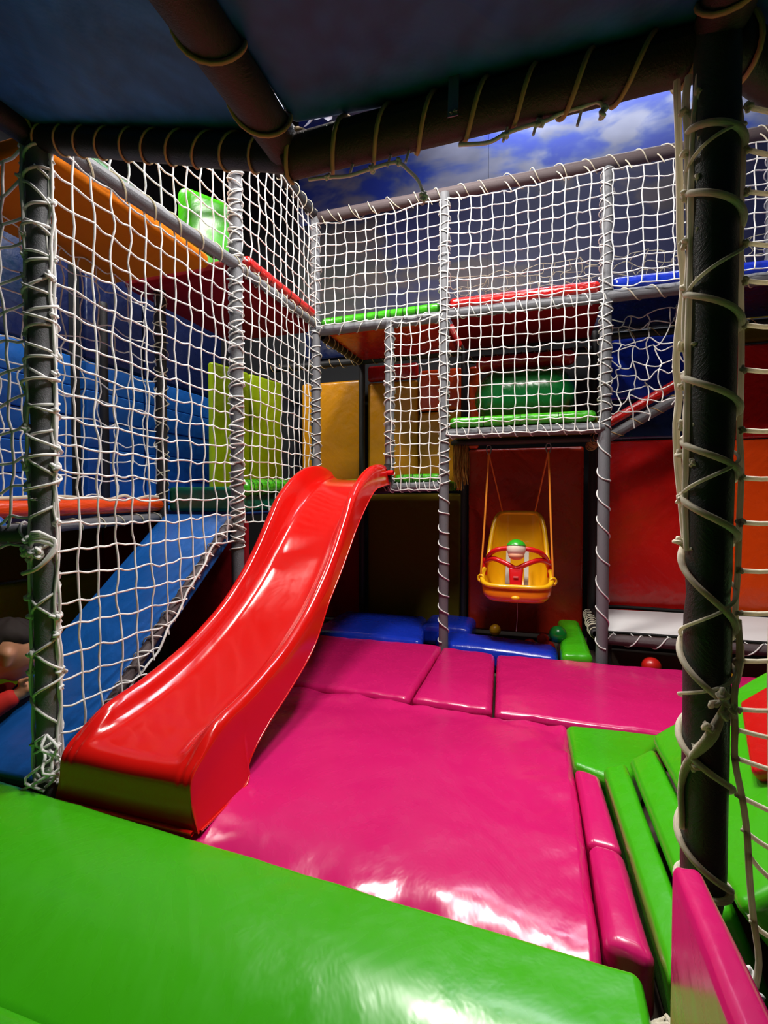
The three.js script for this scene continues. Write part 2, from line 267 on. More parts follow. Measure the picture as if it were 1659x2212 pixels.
ball(-.03, -.06, -2.98, 'red', 'red ball in the ball pit, left one of three on the right');
ball(.045, -.045, -3.06, 'red', 'red ball in the ball pit, middle one of three on the right');
ball(.075, -.06, -2.96, 'red', 'red ball in the ball pit, rightmost of three beside the green ball');
ball(.555, -.035, -2.70, 'red', 'red ball under the front bar of the white trampoline', .045);
ball(.86, -.05, -2.66, 'yellow', 'yellow ball at the foot of the trampoline behind the black post', .04);
ball(.345, -.085, -.80, 'yellow', 'yellow ball on the floor at the right edge beside the pink kerb');
ball(.295, -.085, -.72, 'purple', 'dark purple ball beside the pink kerb');

// ------------------------------------------------------------------ posts
function post(label, x, z, y0, y1, r, m, lace, o = {}) {
  const p0 = V(x, y0, z), p1 = V(x + (o.lean ?? 0), y1, z), g = thing('padded_post', label, 'post', p0, 'foam padded frame posts');
  part('foam_sleeve', sleeve(p0, p1, r, { dents: o.dents || [.31, .64], taper: o.taper, seed: x * 31 }), m, g);
  for (const L of lace) { const q0 = p0.clone().lerp(p1, (L[0] - y0) / (y1 - y0)), q1 = p0.clone().lerp(p1, (L[1] - y0) / (y1 - y0)); part('lacing_cord', lacing(q0, q1, r, L[3] ?? .0034, L[2], { loose: L[4] ?? 0, dir: L[5] ?? 1, jit: .5 }), L[6] || M.rope, g); }
  return g;
}
const PA = V(-1.295, 0, -1.0);
post('grey foam post wrapped in white netting at the left foreground', PA.x, PA.z, -.12, 2.5, .0295, M.foam, [[.1, .72, 5, .004, .01], [.72, 1.75, 15, .0042, .022], [.8, 1.7, 11, .004, .02, -1], [.02, .6, 4, .004, .02, -1]]);
post('grey foam post densely laced with white cord behind the blue ramp', -1.27, -1.87, -.12, 2.5, .0275, M.foam, [[.55, 2.45, 34, .0034, .012], [.6, 2.45, 26, .0034, .014, -1], [.7, 2.3, 17, .003, .018]]);
post('grey foam post at the inner corner where two nets meet above the slide', -1.245, -2.63, -.12, 2.46, .027, M.foam, [[.9, 2.42, 24, .003, .008], [.9, 2.42, 15, .003, .01, -1]]);
post('short grey foam post at the right of the slide entrance', -.79, -2.63, .87, 1.80, .026, M.foam, [[.9, 1.78, 15, .003, .01], [.9, 1.78, 9, .003, .012, -1]]);
post('grey foam post left of the yellow swing', -.482, -2.63, -.12, 2.44, .0265, M.foam, [[.02, .86, 9.6, .0034, 0, -1], [.88, 2.4, 26, .003, .012], [.88, 2.4, 19, .003, .014, -1]]);
post('grey foam post right of the yellow swing', .322, -2.66, -.12, 2.45, .0285, M.foam, [[.05, 1.13, 7.6, .0034, 0, -1], [1.15, 2.42, 22, .003, .01], [1.15, 2.42, 13, .003, .012, -1]], { dents: [.27, .42] });
post('thick black foam post in the right foreground', .25, -.85, .03, 1.52, .031, M.foamBlack, [], { dents: [.42, .56], taper: t => t < .085 ? .58 + .2 * (t / .085) : t < .12 ? .78 + .22 * (t - .085) / .035 : 1 });
post('dark laced post behind the left nets beside the blue panels', -1.715, -1.91, -.12, 1.82, .026, M.foamDark, [[.82, 1.76, 12, .0028, .012, 1, M.ropeOld], [.82, 1.76, 8, .0028, .012, -1, M.ropeOld]]);
post('thin dark post standing between the blue wall panels', -2.16, -2.0, -.12, 1.82, .022, M.foamDark, []);
post('dark back post between the amber panels behind the slide', -1.185, -3.26, -.12, 1.80, .022, M.foamDark, []);
post('dark back post between the olive and the red panel', -.462, -3.25, -.12, 1.82, .02, M.foamDark, []);
post('dark back post between the two red wall panels', .33, -3.24, -.12, 1.82, .024, M.foamDark, []);
post('dark green post far right behind the upper net', 1.03, -2.70, 1.83, 2.44, .028, M.foam, [[1.85, 2.4, 8, .003, .014]]);

// ------------------------------------------------------------------ bars
function bar(label, p0, p1, r, m, turns, o = {}) {
  const g = thing('padded_bar', label, 'bar', p0.clone().lerp(p1, .5).add(V(0, -r, 0)), 'foam padded frame bars');
  part('foam_sleeve', sleeve(p0, p1, r, { dents: o.dents || [.5], seed: p0.x * 17 + p1.y }), m, g);
  if (turns) part('lacing_cord', lacing(p0, p1, r, o.rope ?? .003, turns, { loose: o.loose ?? 0, dir: o.dir ?? 1, phase: o.phase, jit: .25 }), o.ropeMat || M.rope, g);
  return g;
}
const dk = { ropeMat: M.ropeTan, rope: .0042 };
const nearCol = new THREE.MeshStandardMaterial({ color: 0x3a2a26, roughness: .6, bumpMap: foamBump, bumpScale: .0015 });
bar('dark brown foam bar along the front edge of the blue deck overhead', V(-.475, 1.475, -.88), V(.25, 1.49, -.88), .038, nearCol, 8.5, { ...dk, dir: -1 });
bar('dark foam bar sloping down from the left post to the overhead corner', V(-1.29, 1.775, -1.0), V(-.475, 1.485, -.885), .033, M.foamDark, 10.2, { ropeMat: M.ropeTan, rope: .003, dir: -1 });
bar('dark brown foam bar overhead running towards the viewer from the corner', V(-.48, 1.495, -.90), V(-.455, 1.5, .7), .038, nearCol, 11, { ...dk, dir: -1 });
bar('dark foam bar overhead above the black post running towards the viewer', V(.253, 1.5, -.87), V(.253, 1.5, .7), .036, nearCol, 9, dk);
bar('dark foam bar overhead running right from the black post', V(.26, 1.485, -.86), V(.95, 1.46, -1.5), .037, M.foamDark, 7, dk);
bar('dark foam bar at the upper left corner running towards the viewer', V(-1.31, 1.78, -1.0), V(-1.32, 1.79, .6), .033, M.foamDark, 9, dk);
bar('dark top beam across the back under the sky mural', V(-1.25, 2.445, -2.64), V(1.5, 2.46, -2.66), .03, M.foamBrown, 22, { ropeMat: M.ropeOld, rope: .0025, loose: .02 });
bar('dark top beam along the left side above the nets', V(-1.28, 2.47, -.7), V(-1.25, 2.455, -2.62), .028, M.foamDark, 24, { ropeMat: M.ropeOld, rope: .0025, loose: .02 });
bar('grey bar of the upper deck seen through the left net', V(-1.285, 1.785, -1.02), V(-1.265, 1.83, -1.87), .025, M.foam, 7, { rope: .003, ropeMat: M.ropeOld });
bar('grey bar of the upper deck under the red bolster at the left', V(-1.265, 1.825, -1.88), V(-1.245, 1.825, -2.62), .02, M.foam, 9, { rope: .0028, ropeMat: M.ropeOld, loose: .01 });
bar('grey bar above the slide under the green bolster', V(-1.24, 1.785, -2.635), V(-.485, 1.79, -2.635), .028, M.foam, 6.5, { rope: .003, dir: -1 });
bar('grey bar under the long red bolster above the swing bay', V(-.48, 1.80, -2.635), V(.32, 1.80, -2.65), .027, M.foam, 10, { rope: .003 });
bar('light grey bar under the blue bolster at the right', V(.325, 1.805, -2.66), V(1.5, 1.81, -2.67), .029, M.foam, 10, { rope: .003, ropeMat: M.ropeOld });
bar('grey bar carrying the platform above the yellow swing', V(-.48, 1.155, -2.635), V(.32, 1.158, -2.65), .026, M.foam, 10, { rope: .003 });
bar('grey bar carrying the platform at the right of the slide', V(-.80, .865, -2.635), V(-.485, .872, -2.635), .026, M.foam, 6, { rope: .003 });
bar('grey bar under the top end of the slide', V(-1.24, .845, -2.65), V(-.80, .855, -2.645), .024, M.foamDark, 4, { rope: .003 });
bar('dark laced bar under the deck running back from the inner corner', V(-1.215, 1.765, -2.67), V(-1.19, 1.77, -3.24), .026, M.foamDark, 9, { rope: .0026, ropeMat: M.ropeTan, loose: .02 });
bar('dark laced bar along the top of the amber panels', V(-1.9, 1.775, -3.25), V(-.48, 1.775, -3.25), .024, M.foamDark, 18, { rope: .0024, ropeMat: M.ropeTan, loose: .02 });
bar('dark bar at the back of the roller platform', V(-.45, 1.70, -3.2), V(.31, 1.70, -3.2), .024, M.foamDark, 10, { rope: .0026, ropeMat: M.ropeTan });
bar('dark bar with coiled lacing under the right end of the swing platform', V(.30, 1.12, -2.68), V(.315, 1.12, -3.2), .022, M.foamDark, 16, { rope: .0026, ropeMat: M.ropeTan, loose: .02 });
bar('dark beam holding the swing hooks under the platform', V(-.45, 1.12, -2.76), V(.30, 1.12, -2.76), .02, M.foamDark, 0);
bar('grey bar below the orange bolster behind the left net', V(-1.722, .69, -1.08), V(-1.72, .715, -1.90), .022, M.foam, 8, { rope: .0028, ropeMat: M.ropeOld });
bar('short grey bar left of the wrapped post holding a net edge', V(-1.33, .705, -1.0), V(-2.1, .665, -1.0), .026, M.foam, 6, { rope: .004, loose: .02 });
bar('dark rail along the right side of the blue ramp', V(-1.288, .03, -1.06), V(-1.288, .70, -1.84), .018, M.foamBrown, 18, { rope: .0028, loose: .012 });
bar('dark laced bar at the back right under the navy deck', V(.36, 1.78, -3.22), V(1.6, 1.78, -3.22), .024, M.foamDark, 10, { rope: .0026, ropeMat: M.ropeTan });
bar('grey sloping handrail bar under the red bolster at the right', V(.345, 1.13, -3.0), V(.85, 1.42, -3.0), .03, M.foam, 5, { rope: .0028, ropeMat: M.ropeTan });
bar('brown front bar of the white trampoline', V(.33, .082, -2.70), V(1.7, .095, -2.70), .026, M.foamBrown, 11, { rope: .0034, dir: -1 });
bar('dark laced side bar of the trampoline beside the green cushion', V(.30, .095, -2.74), V(.305, .10, -3.2), .024, M.foamDark, 11, { rope: .003, ropeMat: M.ropeOld, loose: .012 });

// ------------------------------------------------------------------ decks overhead
const deck = (label, geo, m, base) => solo('deck_panel', label, 'panel', geo, m, base);
deck('dark blue vinyl deck overhead between the two near bars', pad(V(-.45, 1.585, -.855), V(.26, 1.585, -.925), V(.26, 1.585, .9), V(-.46, 1.585, .9), .07, { r: .012, bulge: 0, nu: 16, nv: 24 }), M.deck, V(-.1, 1.53, 0));
deck('dark blue vinyl ramp overhead sloping up to the left', pad(V(-1.34, 1.875, -1.02), V(-.48, 1.585, -.90), V(-.48, 1.585, .9), V(-1.34, 1.875, .9), .06, { r: .02, bulge: 0, nu: 20, nv: 24 }), M.deck, V(-.9, 1.5, 0));
deck('dark blue vinyl deck overhead right of the black post', pad(V(.262, 1.59, -.88), V(.98, 1.57, -1.55), V(1.5, 1.57, .9), V(.262, 1.59, .9), .06, { r: .02, bulge: 0 }), M.deck, V(.7, 1.5, 0));
deck('orange deck underside high behind the left net', pad(V(-1.86, 1.83, -1.76), V(-1.32, 1.83, -1.76), V(-1.34, 1.83, -1.02), V(-1.86, 1.83, -1.02), .06, { r: .02, bulge: 0 }), M.orange, V(-1.6, 1.77, -1.4));
deck('dark red deck underside behind the left nets', pad(V(-1.86, 1.85, -2.66), V(-1.29, 1.85, -2.66), V(-1.29, 1.85, -1.84), V(-1.86, 1.85, -1.84), .06, { r: .02, bulge: 0 }), M.wine, V(-1.6, 1.79, -2.25));
deck('red deck underside above the slide entrance', floorPad(-1.19, -.49, -3.23, -2.67, 1.83, .06, { r: .02, bulge: 0 }), M.red, V(-.85, 1.77, -2.95));
deck('dark red deck underside above the roller platform', floorPad(-.46, .31, -3.23, -2.67, 1.84, .06, { r: .02, bulge: 0 }), M.wine, V(-.1, 1.78, -2.95));
deck('navy deck underside at the right above the torn net', floorPad(.345, 1.6, -3.2, -2.70, 1.86, .06, { r: .02, bulge: 0 }), M.navy, V(.95, 1.8, -2.95));
deck('green deck of the slide platform', floorPad(-1.23, -.5, -3.22, -2.66, .915, .06, { r: .02, bulge: .004 }), M.green, V(-.86, .855, -2.95));
deck('dark deck of the platform above the swing', floorPad(-.46, .31, -3.2, -2.67, 1.215, .06, { r: .02, bulge: 0 }), M.olive, V(-.1, 1.155, -2.95));
deck('deck of the left platform behind the orange bolster', pad(V(-2.35, .76, -3.24), V(-1.74, .76, -3.24), V(-1.74, .76, -1.05), V(-2.35, .76, -1.05), .06, { r: .02, bulge: 0 }), M.sky, V(-2.05, .7, -1.8));
deck('dark teal deck edge at the top of the blue ramp', pad(V(-1.70, .86, -2.6), V(-1.29, .86, -2.6), V(-1.29, .86, -1.93), V(-1.70, .86, -1.93), .12, { r: .02, bulge: 0 }), M.teal, V(-1.5, .74, -2.2));

// ------------------------------------------------------------------ bolsters on the bars
function bolster(label, p0, p1, r, m, ties, o = {}) {
  const g = thing('foam_bolster', label, 'bolster', p0.clone().lerp(p1, .5).add(V(0, -r, 0)));
  part('cover', roll(p0, p1, r, o), m, g); if (ties) rings(p0, p1, r * 1.03, .002, ties).forEach(q => part('tie', q, M.black, g)); return g;
}
bolster('green bolster on the bar above the slide', V(-1.22, 1.835, -2.66), V(-.5, 1.845, -2.66), .03, M.green, 9);
bolster('long red bolster on the bar above the swing bay', V(-.465, 1.855, -2.66), V(.30, 1.86, -2.67), .033, M.red, 0);
bolster('blue bolster on the bar at the right', V(.34, 1.87, -2.70), V(1.5, 1.87, -2.72), .038, M.blue, 0);
bolster('red bolster on the upper deck edge at the left', V(-1.268, 1.878, -1.93), V(-1.252, 1.878, -2.60), .028, M.red, 6);
bolster('dark green bolster on the upper deck edge behind the left net', V(-1.34, 1.85, -1.08), V(-1.33, 1.86, -1.83), .024, M.greenDeep, 0);
bolster('flat green bolster on the edge of the swing platform', V(-.455, 1.215, -2.65), V(.285, 1.22, -2.66), .028, M.green, 3);
bolster('green bolster on the platform edge right of the slide', V(-.765, .915, -2.65), V(-.5, .918, -2.65), .024, M.green, 4);
bolster('green bolster on the platform edge left of the slide', V(-1.30, .85, -1.93), V(-1.29, .885, -2.58), .04, M.green, 9);
bolster('orange bolster on the platform edge behind the left net', V(-1.725, .765, -1.06), V(-1.725, .775, -1.94), .032, M.flame, 0);
bolster('red bolster on the sloping handrail at the right', V(.345, 1.205, -2.98), V(.85, 1.50, -2.98), .026, M.red, 0);
bolster('shiny blue cushion end beside the wrapped left post', V(-1.98, .705, -1.12), V(-1.62, .715, -1.1), .04, M.sky, 0);

// ------------------------------------------------------------------ wall panels
const panel = (label, geo, m, base) => solo('padded_wall_panel', label, 'cushion', geo, m, base);  // fixed padded wall panels, not loose cushions
const PO = { r: .02, bulge: .008, nu: 6, nv: 6 };
const back = (label, x0, x1, y0, y1, m, z = -3.3) => panel(label, wallPad(x0, x1, y0, y1, z, .05, PO), m, V((x0 + x1) / 2, y0, z - .05));
back('dark red low wall panel behind the slide legs', -1.75, -1.21, -.08, .84, M.wine);
back('dark olive low wall panel between the slide and the swing', -1.16, -.485, -.08, .84, M.olive);
back('red wall panel directly behind the yellow swing', -.44, .285, -.08, 1.135, M.brick);
back('bright red wall panel behind the trampoline', .40, 1.02, -.08, 1.16, M.red);
back('orange wall panel at the right edge behind the trampoline', 1.04, 1.95, -.08, 1.145, M.flame);
back('dark red wall panel above the orange one at the right edge', 1.04, 1.95, 1.15, 1.69, M.red);
back('brown wall panel high at the right edge', 1.04, 1.95, 1.70, 1.92, M.olive);
back('navy wall panel above the bright red one', .40, 1.02, 1.165, 1.40, M.navy);
back('blue wall panel behind the torn net', .40, 1.02, 1.41, 1.80, M.blue);
back('amber wall panel behind the slide entrance', -1.68, -1.21, .86, 1.66, M.amber);
back('amber wall panel at the right of the dark back post', -1.16, -.79, .86, 1.63, M.amber);
back('narrow red panel strip above the amber panel', -1.16, -.79, 1.64, 1.75, M.red);
back('amber wall panel behind the small net', -.78, -.485, .86, 1.40, M.amber);
back('orange red wall panel high behind the small net', -.78, -.485, 1.41, 1.69, M.flame);
back('orange panel strip beside the green roller', -.44, -.375, 1.138, 1.69, M.flame);
back('dark red panel behind the back net above the roller platform', -.44, .33, 1.87, 2.13, M.wine, -3.44);
back('dim red panel behind the net above the slide', -1.0, -.47, 1.87, 2.04, M.red, -3.44);
back('dark blue panel high at the left of the sky mural', -1.72, -1.02, 1.87, 2.10, M.navy, -3.44);
const lim0 = V(-1.93, 1.66, -2.58), lim1 = V(-1.80, 1.66, -3.24);
for (let k = 0; k < 2; k++) { const a = lim0.clone().lerp(lim1, k / 2 + .01), b = lim0.clone().lerp(lim1, (k + 1) / 2 - .01), c = b.clone().setY(.762), d = a.clone().setY(.762);
  panel(['lime green wall panel beside the blue ones behind the left net', 'lime green wall panel next to the amber corner'][k], pad(a, b, c, d, .05, PO), M.lime, V((a.x + b.x) / 2, .762, (a.z + b.z) / 2)); }
const bl = [[-1.02, -1.93, 'wide blue padded wall panel at the far left behind the nets'], [-2.02, -2.42, 'narrow blue padded wall panel left of the dark laced post'], [-2.44, -3.2, 'blue padded wall panel right of the dark laced post']];
for (const [z0, z1, l] of bl) { // quilted panels: several stitched boards each
  const g = thing('quilted_panel', l, 'panel', V(-2.34, .77, (z0 + z1) / 2));
  for (let k = 0; k < 5; k++) part('board', sidePad(z0, z1, .77 + k * .155, .77 + k * .155 + .152, -2.3 + .003 * (k % 2), .05, { r: .006, bulge: .002, nu: 5, nv: 3 }), M.sky, g);
  part('upper_board', sidePad(z0, z1, 1.55, 2.25, -2.3, .05, { r: .014, bulge: .004, nu: 5, nv: 3 }), M.navy, g, null, 'navy upper board');
}
panel('lime green low wall panel behind the child', sidePad(-.9, -2.4, -.08, .42, -2.25, .05, PO), M.lime, V(-2.28, -.08, -1.6));
panel('dark olive wall panel above the lime one under the left platform', sidePad(-.9, -2.4, .43, .69, -2.25, .05, PO), M.olive, V(-2.28, .43, -1.6));
panel('dark red wall panel under the left platform behind the ramp', wallPad(-2.2, -1.3, -.08, .70, -1.98, .04, PO), M.wine, V(-1.75, -.08, -2.0));
solo('upper_cushion', 'bright green upright cushion on the upper deck at the left', 'cushion', pad(V(-1.66, 2.345, -2.0), V(-1.52, 2.345, -2.22), V(-1.52, 1.86, -2.22), V(-1.66, 1.86, -2.0), .09, { r: .045, bulge: .02 }), M.green, V(-1.6, 1.86, -2.12));
// rollers in the platform above the swing
{ const g = thing('squeeze_roller', 'big glossy green roller above the swing platform', 'roller', V(-.05, 1.22, -3.1));
  part('roller_cover', roll(V(-.37, 1.42, -3.08), V(.22, 1.42, -3.08), .17, { lump: .02 }), M.greenDeep, g);
  const h = thing('squeeze_roller', 'dark red roller above the green roller', 'roller', V(-.05, 1.6, -3.1));
  part('roller_cover', roll(V(-.37, 1.645, -3.12), V(.22, 1.645, -3.12), .045, { lump: .02 }), M.red, h); }

// ------------------------------------------------------------------ blue ramp
{ const g = thing('climbing_ramp', 'blue padded climbing ramp behind the left net', 'ramp', V(-1.5, -.08, -1.45));
  const n = 1, a = V(-1.70, .735, -1.91), b = V(-1.302, .735, -1.91), c = V(-1.302, .0, -.985), d = V(-1.70, .0, -.985);
  for (let k = 0; k < n; k++) { const t0 = k / n, t1 = (k + 1) / n - .004, f = (p, q, t) => p.clone().lerp(q, t);
    part('ramp_cushion', pad(f(a, d, t0), f(b, c, t0), f(b, c, t1), f(a, d, t1), .07, { r: .014, bulge: .004, wr: .003, nu: 10, nv: 30, seed: k }), M.sky, g); }
  part('side_board', merge([pad(V(-1.70, .64, -1.9), V(-1.70, .64, -1.92), V(-1.70, -.08, -1.05), V(-1.70, -.08, -1.03), .02, { r: .004, bulge: 0, nu: 1, nv: 1 })]), M.wine, g);
}

// ------------------------------------------------------------------ slide
{ const g = thing('play_slide', 'glossy red plastic slide with raised sides', 'slide', V(-.99, 0, -1.5));
  const S = [ // z, bed, rim, low
    [-2.64, .915, .975, .885], [-2.56, .91, .988, .88], [-2.45, .893, .985, .868], [-2.33, .848, .962, .845], [-2.2, .772, .906, .77], [-2.06, .665, .812, .665], [-1.975, .588, .715, .585], [-1.87, .492, .595, .49], [-1.76, .408, .49, .40], [-1.615, .318, .386, .255], [-1.43, .234, .298, .165], [-1.30, .194, .257, .115], [-1.20, .174, .233, .06], [-1.165, .169, .227, .012], [-1.12, .162, .22, .0], [-1.07, .156, .207, .0], [-1.03, .15, .184, .0], [-1.0, .146, .160, .0], [-.978, .139, .143, .0], [-.963, .126, .127, 0], [-.956, .108, .108, 0], [-.956, .075, .075, 0], [-.957, .04, .04, 0], [-.957, .001, .001, 0]];
  const sx = (arr, k) => new THREE.CatmullRomCurve3(S.map(s => V(s[0], s[k], 0)), false, 'centripetal');
  const c1 = sx(S, 1), c2 = sx(S, 2), c3 = sx(S, 3), N = 120, rows = [];
  const sec = (z, b, r, l) => { const h = r - b, fl = l < .03 ? .012 : 0; return [[-1.208 - fl, l], [-1.203, lerp(l, r, .55)], [-1.198, r - .022 * Math.min(1, h / .05)], [-1.186, r - .004], [-1.174, r], [-1.162, r - .005], [-1.150, b + h * .72], [-1.135, b + h * .32], [-1.112, b + h * .06], [-1.075, b - .001], [-.99, b - .003], [-.905, b - .001], [-.87, b + h * .06], [-.848, b + h * .32], [-.833, b + h * .72], [-.822, r - .005], [-.81, r], [-.798, r - .004], [-.787, r - .022 * Math.min(1, h / .05)], [-.782, lerp(l, r, .55)], [-.776 + fl, l]]; };
  const build = (off) => { const pos = [], uv = [], idx = []; const K = 64;
    for (let i = 0; i <= N; i++) { const t = i / N, p = c1.getPoint(t), q = c2.getPoint(t), w = c3.getPoint(t); const pts = sec(p.x, p.y, q.y, Math.max(0, w.y)).map(([x, y]) => V(x, y, 0)); const cv = new THREE.CatmullRomCurve3(pts, false, 'catmullrom', .35);
      for (let k = 0; k <= K; k++) { const e = cv.getPoint(k / K); const edge = Math.min(k, K - k) < 14; pos.push(e.x, Math.max(0, e.y - (edge ? 0 : off)), p.x + (edge ? 0 : 0)); uv.push(e.x, t * 3); } }
    for (let i = 0; i < N; i++) for (let k = 0; k < K; k++) { const a = i * (K + 1) + k; idx.push(a, a + K + 1, a + 1, a + 1, a + K + 1, a + K + 2); }
    const o = new THREE.BufferGeometry(); o.setAttribute('position', new THREE.Float32BufferAttribute(pos, 3)); o.setAttribute('uv', new THREE.Float32BufferAttribute(uv, 2)); o.setIndex(idx); o.computeVertexNormals(); return o; };
  part('chute', build(0), M.slide, g);
  const edge = [], edgeL = []; for (let i = 4; i <= 100; i++) { const t = i / N, p = c1.getPoint(t), w = c3.getPoint(t); edge.push(V(w.y < .02 ? -.762 : -.777, Math.max(.004, w.y), p.x)); edgeL.push(V(w.y < .02 ? -1.221 : -1.208, Math.max(.004, w.y), p.x)); }
  part('edge_bead', tube(edge, .0035, 6, 1), M.slide, g); part('edge_bead', tube(edgeL, .0035, 6, 1), M.slide, g);
  const fl = []; for (let i = 0; i <= 8; i++) { const t = i / 8; fl.push(V(lerp(-1.2, -.775, t), .004, -.948)); } part('foot_flange', tube(fl, .006, 6, 2), M.slide, g);
  const cl = part('clamp', merge([boxAt(-.815, -.765, .895, .935, -2.60, -2.565), boxAt(-.805, -.775, .97, .995, -2.61, -2.57), tube([V(-.79, .90, -2.58), V(-.785, .94, -2.575), V(-.79, .985, -2.58)], .014, 10)]), M.foamDark, g, null, 'dark pipe clamp');
  part('clamp_pipe', tube([V(-.80, .955, -2.60), V(-.795, .955, -2.56), V(-.79, .955, -2.545)], .013, 12), M.pipe, g, cl);
  part('clamp_knob', tube([V(-.79, .945, -2.56), V(-.765, .945, -2.56), V(-.748, .945, -2.56)], .014, 12), M.redPlastic, g, cl);
}

// ------------------------------------------------------------------ nets
function net(label, base, build) { const g = thing('climbing_net', label, 'net', base); build(g); return g; }
const RN = .0033;
const rampLow = z => z > -1.02 ? .03 : z > -1.36 ? lerp(.03, .25, (-1.02 - z) / .34) : z > -1.7 ? lerp(.25, .62, (-1.36 - z) / .34) : .62;
const NX = (z, y) => -1.262 + .018 * Math.sin((z + 1) * 3.4) * smooth(0, 1, y);
net('large white rope net between the wrapped left post and the second post', V(-1.26, 0, -1.45), g => {
  const P = (u, v) => { const z = lerp(-1.005, -1.86, u), y = lerp(.0, 2.43, v); return V(NX(z, y), y - .02 * Math.sin(u * Math.PI) * (1 - v), z); };
  part('netting', netting(P, 12, 33, .0034, { jit: .11, normal: V(1, 0, 0), depth: .012, sag: .004, seed: 3, keep: (u, v) => v * 2.43 > rampLow(lerp(-1.005, -1.86, u)) - .02 }), M.rope, g);
  const e = []; for (let i = 0; i <= 26; i++) { const z = lerp(-1.02, -1.86, i / 26); e.push(V(-1.266 + rr(-.006, .006), rampLow(z) + rr(-.008, .008), z)); } part('border_rope', tube(e, .0045, 6, 2), M.rope, g);
});
net('white net between the second post and the inner corner', V(-1.255, .7, -2.25), g => {
  const P = (u, v) => { const z = lerp(-1.89, -2.61, u), y = lerp(.70, 2.43, v); return V(-1.252 + .012 * Math.sin(u * 3), y, z); };
  part('netting', netting(P, 11, 25, .0032, { jit: .1, normal: V(1, 0, 0), depth: .01, seed: 5, keep: (u, v) => lerp(.7, 2.43, v) > lerp(.60, .98, u) || u < .1 }), M.rope, g);
});
const farNet = (label, x0, x1, y0, y1, z, nu, nv, o = {}) => net(label, V((x0 + x1) / 2, y0, z), g => {
  const P = (u, v) => { const sagTop = (o.top ?? .02) * Math.sin(u * Math.PI) * smooth(.6, 1, v), sagBot = (o.bot ?? 0) * Math.sin(u * Math.PI) * smooth(.4, 0, v); return V(lerp(x0, x1, u) + (o.skew ?? 0) * (v - .5) * (1 - u), lerp(y0, y1, v) - sagTop + sagBot, z + .01 * Math.sin(u * 5 + v * 4)); };
  part('netting', netting(P, nu, nv, o.r ?? RN, { jit: o.jit ?? .1, depth: o.depth ?? .01, seed: o.seed ?? x0 * 7 + y0, keep: o.keep, sag: .003 }), o.m || M.rope, g);
  if (o.ties) { const list = []; for (let i = 0; i < o.ties; i++) { const u = (i + .5) / o.ties, x = lerp(x0, x1, u); list.push(tube([V(x + .01, y1 - .025, z + .005), V(x - .012, y1 + .02, z - .005), V(x - .035, y1 + .055, z - .03)], .0028, 5)); } list.forEach(q => part('tie_cord', q, M.ropeOld, g)); }
});
farNet('white net above the slide entrance', -1.225, -.50, 1.80, 2.395, -2.595, 12, 9, { ties: 7, top: .03 });
farNet('narrow white net between slide entrance and swing post', -.772, -.50, .855, 1.785, -2.595, 5, 15, { seed: 4 });
farNet('tall white net above the yellow swing', -.462, .30, 1.145, 2.40, -2.605, 13, 20, { ties: 6, top: .018, seed: 12 });
farNet('white net at the upper right behind the black post', .345, 1.45, 1.835, 2.41, -2.62, 17, 9, { ties: 8, seed: 15 });
farNet('dim torn white net hanging below the navy deck', .345, .80, 1.06, 1.755, -2.80, 7, 11, { seed: 21, jit: .5, depth: .05, keep: (u, v) => v > .12 + .28 * u + .08 * Math.sin(u * 14) && !(u > .86 && v < .55), top: .0 });
farNet('thin grey net along the back of the upper level', -.5, 1.4, 1.86, 2.24, -3.15, 26, 6, { r: .0022, m: M.ropeOld, jit: .7, depth: .04, seed: 25 });
net('white net hanging behind the left net above the orange bolster', V(-1.72, .8, -1.5), g => {
  const P = (u, v) => V(-1.722, lerp(.805, 1.755, v), lerp(-1.02, -1.89, u));
  part('netting', netting(P, 11, 12, .003, { jit: .22, normal: V(1, 0, 0), depth: .012, seed: 31 }), M.rope, g);
  part('border_rope', tube(Array.from({ length: 14 }, (_, i) => V(-1.715 + rr(-.006, .006), .805 + rr(-.008, .012), lerp(-1.02, -1.88, i / 13))), .007, 6), M.ropeOld, g);
});
net('white net left of the wrapped left post', V(-1.6, .68, -1.0), g => {
  const P = (u, v) => V(lerp(-1.325, -2.05, u), lerp(.68, 1.74, v) - .05 * Math.sin(u * 3), -.985);
  part('netting', netting(P, 9, 13, .0042, { jit: .2, depth: .02, seed: 33 }), M.rope, g);
});
